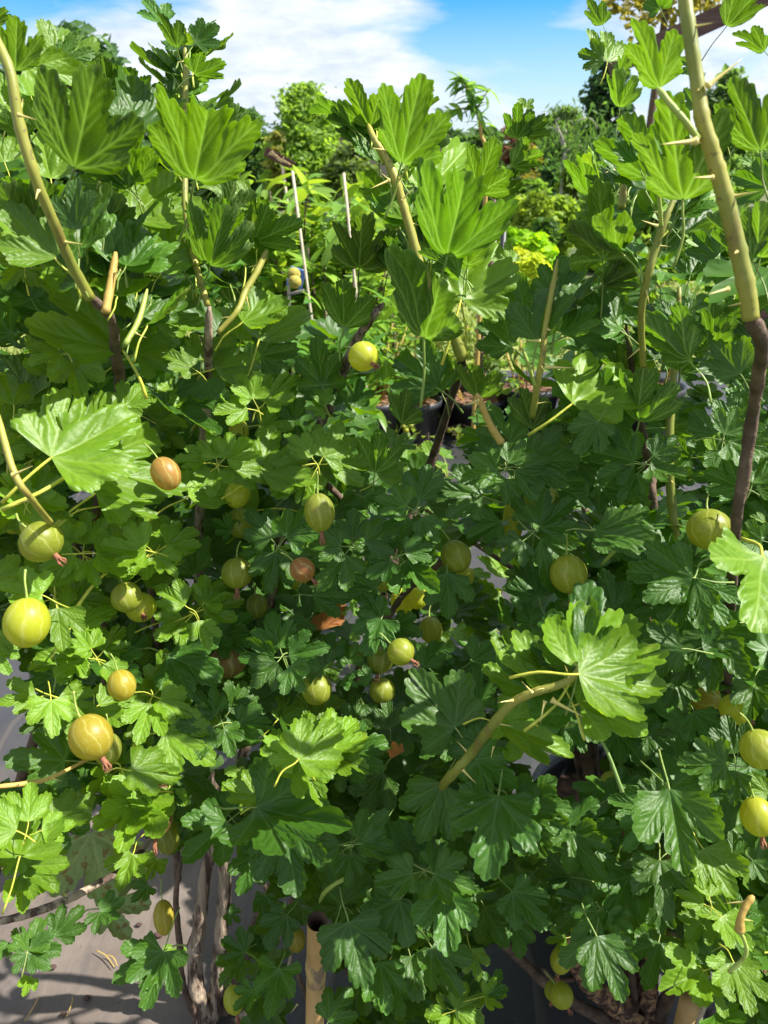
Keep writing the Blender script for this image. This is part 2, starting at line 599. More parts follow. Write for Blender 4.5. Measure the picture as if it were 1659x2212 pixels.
def wrinkle(x, y):
    a = 0.010 * abs(math.sin(3.1 * x + 1.7 * math.sin(2.3 * y))) ** 6 + 0.006 * math.sin(5 * x + 3 * y) * math.sin(4 * y)
    if y > 2.2:
        a += 0.05 * max(0, math.sin(9 * x + 4 * math.sin(5 * y))) ** 3 * max(0, math.sin(7 * y + 2 * x))
    return 0.016 + a


sheet('weed_fabric', -3.2, 3.2, -0.6, 4.25, 150, 130, M['fabric'], wrinkle)
sheet('lawn', -6, 6, 4.3, 8.2, 40, 30, M['lawn'], lambda x, y: 0.012 + 0.008 * math.sin(3 * x) * math.sin(4 * y))


def cards(P, size, aspect=0.5, up=0.4, rs=None, droop=0.0):
    """many small folded leaf faces at points P; returns V, F, vein"""
    rs = rs or rng
    n = len(P)
    s = size * (0.6 + 0.8 * rs.random(n))
    d = rs.normal(size=(n, 3))
    d[:, 2] = d[:, 2] * 0.7 - droop
    d /= np.linalg.norm(d, axis=1)[:, None] + 1e-9
    nr = rs.normal(size=(n, 3)) * (1 - up) + np.array([0, 0, 1.0]) * up * 1.6
    x = np.cross(d, nr)
    x /= np.linalg.norm(x, axis=1)[:, None] + 1e-9
    z = np.cross(x, d)
    w = (s * aspect * 0.5)[:, None]
    L = s[:, None]
    a, b = P - d * L * 0.5, P + d * L * 0.5
    m = P - d * L * 0.05
    l, r = m + x * w + z * w * 0.45, m - x * w + z * w * 0.45
    V = np.stack([a, r, b, l], 1).reshape(-1, 3)
    i = np.arange(n) * 4
    F = np.concatenate([np.stack([i, i + 1, i + 2], 1), np.stack([i, i + 2, i + 3], 1)])
    return V, F


def fast_mesh(name, V, F, mat, parent=None, color=None, kind=None):
    me = bpy.data.meshes.new(name)
    V = np.asarray(V, np.float32)
    F = np.asarray(F, np.int32)
    me.vertices.add(len(V))
    me.vertices.foreach_set('co', V.ravel())
    me.loops.add(F.size)
    me.loops.foreach_set('vertex_index', F.ravel())
    me.polygons.add(len(F))
    me.polygons.foreach_set('loop_start', np.arange(0, F.size, F.shape[1], dtype=np.int32))
    me.polygons.foreach_set('loop_total', np.full(len(F), F.shape[1], np.int32))
    me.materials.append(mat)
    me.update(calc_edges=True)
    o = bpy.data.objects.new(name, me)
    COL.objects.link(o)
    if parent is not None:
        o.parent = parent
        o.matrix_basis = PINV[parent.name]
    PINV[o.name] = Matrix.Identity(4)
    if color:
        o.color = (*color, 1)
    if kind:
        o['kind'] = kind
    return o


# lawn grass blades (uncountable)
gp = np.stack([rng.uniform(-2.5, 3, 9000), rng.uniform(4.3, 8.1, 9000), np.full(9000, 0.02)], 1)
gd = rng.normal(size=(9000, 3)) * 0.014
gt = gp + gd + np.array([0, 0, 0.045])
gx = np.stack([np.full(9000, 0.006), np.zeros(9000), np.zeros(9000)], 1)
GV = np.stack([gp - gx, gp + gx, gt], 1).reshape(-1, 3)
GF = np.arange(27000).reshape(-1, 3)
tag(fast_mesh('lawn_grass', GV, GF, M['grass']), 'short sunlit grass of the lawn behind the pots', 'grass', kind='stuff')


# ------------------------------------------------------------------ far trees and shrubs
def crown_points(kind, H, R, n, clumps, base, rs):
    """points for foliage inside a crown of height H and half width R standing at z = base"""
    out = []
    for _ in range(clumps):
        h = rs.random()
        a = rs.random() * 2 * np.pi
        if kind == 'cone':
            rr = R * (1 - h) ** 0.8 + 0.04 * R
        elif kind == 'column':
            rr = R * (1 - 0.75 * h ** 2.2) * (0.6 + 0.4 * min(1, h * 4))
        elif kind == 'egg':
            rr = R * (math.sin(math.pi * (0.12 + 0.86 * h) ** 0.8)) ** 0.75 * (1.1 - 0.45 * h)
        else:
            rr = R * math.sqrt(max(0.05, 1 - (2 * h - 1) ** 2)) * (1.05 - 0.2 * h)
        rad = rr * (0.45 + 0.55 * rs.random() ** 0.5)
        c = np.array([rad * math.cos(a), rad * math.sin(a), base + h * H])
        k = max(3, int(n / clumps))
        sg = 0.10 * R + 0.02 * H
        out.append(c + rs.normal(size=(k, 3)) * np.array([sg, sg, sg * 0.7]))
    return np.vstack(out)


def limbs(loc, H, R, base, rs, k=9, r0=0.05):
    parts = []
    lx, ly = loc[0], loc[1]
    parts.append(tube(spline([(lx, ly, -0.02, r0), (lx + 0.02 * R, ly, base + 0.4 * H, r0 * 0.6), (lx, ly, base + 0.92 * H, r0 * 0.12)], 5), 7))
    for i in range(k):
        h = base + H * (0.1 + 0.7 * rs.random())
        a = rs.random() * 2 * np.pi
        e = R * 0.75 * (1 - 0.6 * (h - base) / H)
        parts.append(tube(spline([(lx, ly, h, r0 * 0.35), (lx + e * 0.5 * math.cos(a), ly + e * 0.5 * math.sin(a), h + 0.12 * H, r0 * 0.2),
                                  (lx + e * math.cos(a), ly + e * math.sin(a), h + 0.17 * H, r0 * 0.06)], 3), 5))
    return join(parts)


def tree(name, label, px, top, hw, Y, kind, color, n=2600, clumps=60, leaf=0.28, base_frac=0.05, cat='tree', group=None, aspect=0.55, bark='bark', seed=0, droop=0.0, low=None):
    rs = np.random.default_rng(seed + int(px))
    p = far(px, Y)
    zt = top_z(px, top, Y)
    R = hw / FPX * math.hypot(p.x, Y) * 1.0
    base = zt * base_frac if low is None else low
    root = thing(name, label, cat, (p.x, p.y, 0), group)
    H = zt - base
    P = crown_points(kind, H, R, n, clumps, base, rs)
    P[:, 2] = np.clip(P[:, 2], 0.03, zt + 0.05 * H)
    P += np.array([p.x, p.y, 0])
    V, F = cards(P, leaf, aspect, 0.35, rs, droop)
    fast_mesh('crown' if cat == 'tree' else 'foliage', V, F, M['crown'], root, color)
    V, F = limbs((p.x, p.y), H, R, base, rs, r0=max(0.012, R * 0.06))
    world_obj('trunk' if cat == 'tree' else 'stem', V, F, M[bark], root)
    return root


TB = 'garden trees beyond the lawn'
tree('broadleaf_tree', 'tall dark broadleaf tree showing only as specks above the left bush', 165, 70, 120, 15, 'round', (0.55, 0.75, 0.7), 4200, 80, 0.22, 0.2, group=TB)
tree('broadleaf_tree', 'dark rounded tree behind the lone shoot at the upper left', 375, 232, 80, 26, 'round', (0.6, 0.75, 0.75), 3200, 70, 0.26, 0.1, group=TB, seed=2)
tree('conifer_tree', 'small pointed dark conifer seen between the left canes', 352, 335, 16, 18, 'cone', (0.35, 0.5, 0.55), 1300, 40, 0.16, 0.02, group=TB, seed=3)
tree('conifer_tree', 'blue green slender tree directly left of the brown signboard', 553, 246, 40, 27, 'column', (0.75, 0.95, 1.05), 3000, 70, 0.25, 0.04, group=TB, seed=4)
tree('sapling_tree', 'thin sapling with brownish leaves just above the brown signboard', 603, 288, 24, 22, 'round', (2.0, 1.25, 1.0), 420, 30, 0.2, 0.35, group=TB, seed=5)
tree('broadleaf_tree', 'bright green egg shaped tree in the middle behind the two stakes', 664, 196, 84, 23, 'egg', (1.9, 1.9, 1.0), 13000, 170, 0.17, 0.03, group=TB, seed=6)
tree('broadleaf_tree', 'dull green low tree in front of the brown roof', 762, 318, 52, 20, 'round', (1.1, 1.0, 0.8), 2600, 50, 0.22, 0.05, group=TB, seed=7)
tree('purple_tree', 'purple leaved tree rising behind the right of the sky gap', 1108, 268, 30, 30, 'round', (1.9, 0.55, 1.5), 1700, 45, 0.24, 0.1, group=TB, seed=8)
tree('willow_tree', 'grey green weeping willow left of the dark columnar conifer', 1216, 243, 50, 31, 'round', (1.15, 1.15, 1.25), 3600, 70, 0.4, 0.1, aspect=0.25, droop=1.4, group=TB, seed=9)
tree('conifer_tree', 'tall dark columnar conifer at the upper right against the sky', 1296, 138, 42, 25, 'column', (0.42, 0.6, 0.75), 5200, 110, 0.24, 0.03, group=TB, seed=10)
tree('broadleaf_tree', 'silvery grey tree half hidden behind the thick right cane', 1548, 165, 62, 19, 'egg', (1.25, 1.35, 1.35), 3200, 60, 0.22, 0.12, group=TB, seed=11)
tree('broadleaf_tree', 'dark distant tree low at the right edge under the near leaf', 1600, 312, 60, 34, 'round', (0.5, 0.65, 0.65), 2400, 50, 0.3, 0.05, group=TB, seed=12)
FARL = ['far dark tree hidden behind the tall middle cane', 'far dark tree under the narrow leaved sapling', 'far dark tree just left of the purple tree', 'far dark tree between purple tree and willow',
        'far dark tree below the columnar conifer', 'far dark tree behind the right shoots', 'far dark tree left of the slender blue green tree', 'far dark tree behind the lone left shoot', 'far dark tree at the left edge behind the near cane', 'far dark tree at the right edge behind the thick cane']
for i, (px, tp, hw) in enumerate(((900, 296, 55), (985, 288, 60), (1050, 284, 45), (1150, 300, 60), (1280, 300, 70), (1400, 305, 70), (480, 310, 80), (250, 300, 90), (60, 290, 100), (1700, 300, 90))):
    tree('distant_tree', FARL[i], px, tp, hw, 60, 'round', (0.62, 0.75, 0.8), 900, 30, 0.75, 0.05, group='trees of the far boundary row', seed=20 + i)

# tree with brown leaves whose lowest twigs hang into the top of the frame
tree('copper_tree', 'brown leaved tree with twigs hanging at the top right edge', 1390, -260, 150, 9, 'round', (1.9, 1.05, 0.75), 1500, 60, 0.11, 0.3, group=TB, seed=13, low=top_z(1390, 42, 9))

# weeping tree with bare pale stem
wp = far(1216, 13)
wr = thing('weeping_tree', 'small weeping tree with bare twisted pale stem and arching twigs', 'tree', wp)


def wpt(px, py, r):
    p = far(px, 13, top_z(px, py, 13))
    return (p.x, p.y, p.z, r)


tw = [tube(spline([(wp.x, wp.y, 0, .03), wpt(1217, 360, .028), wpt(1215, 320, .024), wpt(1208, 296, .02), wpt(1197, 278, .016)], 6), 7),
      tube(spline([wpt(1216, 325, .018), wpt(1204, 300, .015), wpt(1190, 278, .012), wpt(1178, 277, .009), wpt(1168, 290, .004)], 6), 6),
      tube(spline([wpt(1213, 312, .018), wpt(1218, 290, .014), wpt(1212, 280, .01), wpt(1214, 268, .006)], 6), 6),
      tube(spline([wpt(1200, 280, .014), wpt(1192, 262, .01), wpt(1200, 255, .005)], 6), 6),
      tube(spline([wpt(1232, 268, .010), wpt(1250, 256, .012), wpt(1270, 260, .009), wpt(1282, 280, .004)], 6), 6),
      tube(spline([wpt(1215, 330, .014), wpt(1236, 318, .012), wpt(1256, 316, .009), wpt(1276, 340, .004)], 6), 6)]
v, f = join(tw)
world_obj('trunk', v, f, M['birch'], wr)
P = np.vstack([np.array(wpt(px, py, 0)[:3]) + rng.normal(size=(90, 3)) * (.12, .3, .2) for px, py in ((1282, 300), (1276, 350), (1240, 330), (1168, 310), (1250, 285), (1190, 300), (1225, 350))])
v, f = cards(P, .12, .3, .2, droop=1.4)
fast_mesh('crown', v, f, M['crown'], wr, (0.8, 1.0, 0.7))

# brown house far behind
hp = far(742, 42)
hz = top_z(742, 279, 42)
ho = thing('house', 'brown house with tiled hip roof behind the bright green tree', 'house', hp)
v, f = box((hp.x + 0.6, hp.y + 3, 1.3), (9, 6, 2.6))
world_obj('wall', v, f, M['brick'], ho, False)
x0, x1, y0, y1 = hp.x - 4.3, hp.x + 5.5, hp.y - .4, hp.y + 6.4
rv = [(x0, y0, 2.5), (x1, y0, 2.5), (x1, y1, 2.5), (x0, y1, 2.5), (x0 + 3, (y0 + y1) / 2, hz), (x1 - 3, (y0 + y1) / 2, hz)]
world_obj('roof', rv, [(0, 1, 5, 4), (1, 2, 5), (2, 3, 4, 5), (3, 0, 4), (0, 3, 2, 1)], M['roof'], ho, False)
for k in range(3):
    v, f = box((hp.x - 2.2 + 2.6 * k, hp.y - .02, 1.4), (1.1, .1, 1.2))
    wn = world_obj('window', v, f, M['black'], ho, False)
    v, f = box((hp.x - 2.2 + 2.6 * k, hp.y - .08, .77), (1.3, .14, .08))
    world_obj('sill', v, f, M['white'], wn, False)

# shrubs in the mid distance
SH = 'shrubs between the lawn and the trees'
for i, (px, tp, hw, Y, c, lb) in enumerate((
        (1140, 322, 26, 16, (1.7, 1.0, .6), 'tall loose shrub with reddish young shoots behind the lawn'),
        (1192, 352, 34, 14, (.55, .75, .85), 'very dark glossy shrub below the weeping tree'),
        (1246, 362, 32, 13, (1.7, 1.6, .9), 'pale green rounded shrub right of the dark glossy shrub'),
        (1098, 360, 34, 13, (1.0, 1.15, .7), 'mid green shrub left below the reddish shrub'),
        (1150, 398, 44, 11.5, (1.15, 1.3, .7), 'green clipped shrub above the yellow hedge'),
        (1110, 428, 40, 10, (2.3, 1.9, .8), 'yellow green shrub at the left end of the pale hedge'),
        (1165, 425, 44, 9.6, (2.1, 1.8, .8), 'yellow green shrub in the middle of the pale hedge'),
        (1220, 432, 40, 9.8, (1.9, 1.75, .8), 'yellow green shrub at the right end of the pale hedge'),
        (1192, 478, 26, 8.9, (.8, .95, .7), 'dark green twiggy shrub in front of the pale hedge'),
        (1122, 500, 36, 8.6, (2.3, 2.5, .35), 'low lime green shrub in front of the pale hedge'),
        (1172, 512, 40, 8.4, (2.8, 2.8, .3), 'brightest lime yellow shrub in front of the pale hedge'),
        (1130, 546, 34, 7.7, (4.0, 2.7, .6), 'golden yellow dwarf shrub at the lawn edge'),
        (1170, 556, 30, 7.5, (4.2, 3.0, 1.1), 'straw yellow dwarf shrub nearest the lawn'),
        (1330, 400, 60, 9, (1.2, 1.3, .8), 'green shrub glimpsed between the right hand leaves'),
        (1440, 390, 60, 8, (1.5, 1.4, .8), 'light green shrub glimpsed behind the right shoots'),
        (1560, 380, 70, 8.5, (1.2, 1.3, .8), 'green shrub glimpsed behind the thick cane'),
        (900, 345, 60, 12, (1.0, 1.1, .8), 'green shrub glimpsed behind the tall middle cane'),
        (1010, 335, 60, 13, (.9, 1.0, .8), 'green shrub glimpsed beside the narrow leaved sapling'),
        (470, 380, 60, 7, (1.0, 1.1, .9), 'green shrub glimpsed left of the stakes'),
        (330, 400, 70, 7, (1.0, 1.2, .8), 'green shrub glimpsed between the left canes'),
        (170, 390, 80, 7.5, (.9, 1.1, .8), 'green shrub glimpsed behind the left bush'),
        (30, 400, 80, 7, (1.0, 1.1, .8), 'green shrub glimpsed at the left edge'))):
    tree('shrub', lb, px, tp, hw, Y, 'round', c, 2200 if Y > 9 else 3000, 60, .10 if Y < 10 else .13, .02, 'shrub', SH, seed=40 + i, low=0.05)

# ------------------------------------------------------------------ leaf shapes
def leaf_shape(seed, style, rings=22, spokes=151):
    """a lobed leaf with rounded scallops: the outline is the far edge of rounded teeth set along each lobe, seen from the stalk"""
    r = np.random.default_rng(seed)
    if style == 'fan':
        th = np.radians([0, 37 + r.uniform(-3, 4), -37 - r.uniform(-3, 4), 62 + r.uniform(-5, 6), -62 - r.uniform(-5, 6)])
        L = np.array([1, .86 + r.uniform(-.08, .05), .86 + r.uniform(-.08, .05), .56 + r.uniform(-.1, .08), .56 + r.uniform(-.1, .08)])
    else:
        th = np.radians([0, 45 + r.uniform(-3, 4), -45 - r.uniform(-3, 4), 86 + r.uniform(-8, 8), -86 - r.uniform(-8, 8)])
        L = np.array([1, .84 + r.uniform(-.08, .05), .84 + r.uniform(-.08, .05), .60 + r.uniform(-.08, .08), .60 + r.uniform(-.08, .08)])
    wd = r.uniform(.76, 1.0) * (1.0 if style == 'fan' else 1.22)
    teeth = []
    for a, l in zip(th, L):
        for tx, ty, tr in ((0, .915, .072), (-.108, .865, .066), (.108, .865, .066), (-.165, .735, .070), (.165, .735, .070), (-.160, .57, .058), (.160, .57, .058)):
            tx = tx * wd + r.uniform(-.014, .014)
            ty = ty + r.uniform(-.022, .022)
            tr = tr * r.uniform(.85, 1.12)
            teeth.append((l * (tx * math.cos(a) + ty * math.sin(a)), l * (ty * math.cos(a) - tx * math.sin(a)), tr * (.35 + .65 * l)))
    teeth = np.array(teeth)
    c = np.hypot(teeth[:, 0], teeth[:, 1])
    ta = np.arctan2(teeth[:, 0], teeth[:, 1])
    hi = np.max(ta + np.arcsin(np.clip(teeth[:, 2] / c, 0, .9))) - .02
    lo = np.min(ta - np.arcsin(np.clip(teeth[:, 2] / c, 0, .9))) + .02
    t = np.linspace(lo, hi, spokes)
    al = t[:, None] - ta[None]
    q = teeth[None, :, 2] ** 2 - (c[None] * np.sin(al)) ** 2
    e = np.where((q > 0) & (np.abs(al) < 1), c[None] * np.cos(al) + np.sqrt(np.maximum(q, 0)), 0)
    env = np.maximum(e.max(1), .47)
    env[0], env[-1] = env[1] * .93, env[-2] * .93
    rr = (np.arange(1, rings + 1) / rings) ** .85
    x = np.concatenate([[0], (rr[:, None] * env * np.sin(t)).ravel()])
    y = np.concatenate([[0], (rr[:, None] * env * np.cos(t)).ravel()])
    d1 = np.full(x.shape, 9.)
    d2 = np.full(x.shape, 9.)

    def seg(ax, ay, bx, by):
        vx, vy = bx - ax, by - ay
        u = np.clip(((x - ax) * vx + (y - ay) * vy) / (vx * vx + vy * vy), 0, 1)
        return np.hypot(x - ax - u * vx, y - ay - u * vy)
    for a, l in zip(th, L):
        cs, sn = math.cos(a), math.sin(a)
        d1 = np.minimum(d1, seg(0, 0, l * .95 * sn, l * .95 * cs))
        for qq in (.34, .50, .64, .77):
            for sg in (-1, 1):
                b = a + sg * math.radians(30 + r.uniform(-5, 5))
                ln = l * .32 * (1.12 - qq * .6)
                d2 = np.minimum(d2, seg(l * qq * sn, l * qq * cs, l * qq * sn + ln * math.sin(b), l * qq * cs + ln * math.cos(b)))
    rad = np.hypot(x, y)
    dm = np.minimum(d1 * .8, d2)
    A = .024 + r.uniform(0, .014)
    z = A * (1 - np.exp(-(dm / .036) ** 2)) * np.clip(rad * 2.2, 0, 1)
    ang = np.arctan2(x, y)
    z += r.uniform(-.16, .34) * rad ** 2                       # cup
    z -= r.uniform(.0, .42) * np.clip(y, 0, 2) ** 2            # droop at the tip
    z += r.uniform(-.05, .42) * np.abs(x)                      # fold on the midrib
    # every lobe is a shallow gutter along its own vein
    z += r.uniform(.10, .30) * np.minimum(d1, .16) * np.clip(rad * 1.6, 0, 1)
    z += r.uniform(.03, .09) * np.sin(3 * ang + r.uniform(0, 6)) * rad ** 2
    z += r.uniform(.02, .06) * np.sin(5 * ang + r.uniform(0, 6)) * rad ** 2.5
    z += .025 * np.sin(8 * x + r.uniform(0, 6)) * np.sin(7 * y + r.uniform(0, 6)) * rad
    # teeth curl at the rim
    z += r.uniform(-.05, .05) * np.clip((rad / (np.concatenate([[1], np.tile(env, rings)])) - .8) * 5, 0, 1) ** 2
    it = int(np.argmax(y))
    z -= z[it] / y[it] * y                                     # base and tip stay in the leaf's plane
    mz = .5 * np.mean(z[rad > .5])
    z -= mz
    z += mz * np.exp(-(rad / .12) ** 2)
    vein = np.clip(np.exp(-(d1 / (.016 - .007 * np.clip(rad, 0, 1))) ** 2) + .6 * np.exp(-(d2 / .009) ** 2), 0, 1)
    o = 1 + (rings - 1) * spokes
    vein[o:] = np.maximum(vein[o:], .45)
    V = np.stack([x, y, z], 1)
    F = [(0, 1 + j + 1, 1 + j) for j in range(spokes - 1)]
    for i in range(rings - 1):
        o0, o1 = 1 + i * spokes, 1 + (i + 1) * spokes
        for j in range(spokes - 1):
            F.append((o0 + j, o0 + j + 1, o1 + j + 1, o1 + j))
    return V, F, vein


def leaf_mesh(seed, style, mat, rings=22, spokes=151, stalk=True):
    V, F, vein = leaf_shape(seed, style, rings, spokes)
    if stalk:
        r = np.random.default_rng(seed + 900)
        ln = r.uniform(.45, .8)
        sv, sf = tube(spline([(0, .02, -.008, .013), (0, -.18 * ln, -.05, .015), (r.uniform(-.05, .05), -.6 * ln, -.22 * ln, .016), (r.uniform(-.1, .1), -1.0 * ln, -.55 * ln, .02)], 3), 6)
        nf = len(F)
        F = F + [tuple(i + len(V) for i in q) for q in sf]
        V = np.vstack([V, sv])
        vein = np.concatenate([vein, np.ones(len(sv))])
    me = mesh_from('leaf', V, F, M[mat], True, {'vein': vein})
    if stalk:
        me.materials.append(M['petiole'])
        me.polygons.foreach_set('material_index', [0] * nf + [1] * (len(F) - nf))
    return me


FAN = [leaf_mesh(100 + i, 'fan', 'leaf') for i in range(12)]
RND = [leaf_mesh(200 + i, 'round', 'leaf') for i in range(12)]
SPOT = leaf_mesh(301, 'round', 'spotted')
DEAD = leaf_mesh(302, 'fan', 'dead', stalk=False)
_fn = FAN[0].polygons[len(FAN[0].polygons) // 3].normal
FLIP = -1.0 if _fn.z < 0 else 1.0
if FLIP < 0:
    for me in FAN + RND + [SPOT, DEAD]:
        me.flip_normals()

LOW = []
for i in range(6):
    V, F, ve = leaf_shape(400 + i, 'fan' if i % 2 else 'round', 5, 57)
    Ft = []
    for q in F:
        q = q[::-1] if FLIP < 0 else q
        Ft.append((q[0], q[1], q[2]))
        if len(q) == 4:
            Ft.append((q[0], q[2], q[3]))
    LOW.append((V, np.array(Ft)))


def frame(m, n):
    y = m.normalized()
    x = y.cross(n).normalized()
    z = x.cross(y).normalized()
    return x, y, z


def leaf_matrix(B, m, n, L, wide=1.0):
    x, y, z = frame(m, n)
    R = Matrix((x, y, z)).transposed().to_4x4()
    return Matrix.Translation(B) @ R @ Matrix.Diagonal((L * wide, L, L, 1))


# ------------------------------------------------------------------ the gooseberry bushes
BL = thing('gooseberry_bush', 'sunlit gooseberry bush arching in from the left edge over bare ground', 'bush', on_plane(-120, 2150), 'gooseberry bushes in the front row')
BC = thing('gooseberry_bush', 'middle gooseberry bush with grey peeling stems and tall pale cane', 'bush', on_plane(440, 2226), 'gooseberry bushes in the front row')
BR = thing('gooseberry_bush', 'right gooseberry bush with thick thorny near cane and scaly trunk', 'bush', on_plane(1385, 2240), 'gooseberry bushes in the front row')
BUSH = {'l': BL, 'c': BC, 'r': BR}
COUNT = {'l': 0, 'c': 0, 'r': 0}


def which(px):
    return 'l' if px < 400 else ('c' if px < 985 else 'r')


def d_base(px, py):
    d = .54 + .05 * math.sin(py / 2212 * math.pi)
    e = max(abs(px - 830) - 430, 0) / 400
    d -= .10 * min(e, 1.2)
    if py < 700:
        d -= .04
    return d


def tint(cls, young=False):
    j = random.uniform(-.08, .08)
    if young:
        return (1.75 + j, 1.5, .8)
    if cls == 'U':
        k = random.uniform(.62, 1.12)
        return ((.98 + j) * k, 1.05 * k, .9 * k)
    if cls == 'L':  # sunlight painted into the colour of leaves classed as lit
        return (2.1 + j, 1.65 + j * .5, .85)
    return (.82 + j, .87, .90)  # shade painted in as a darker tint on the remaining leaves


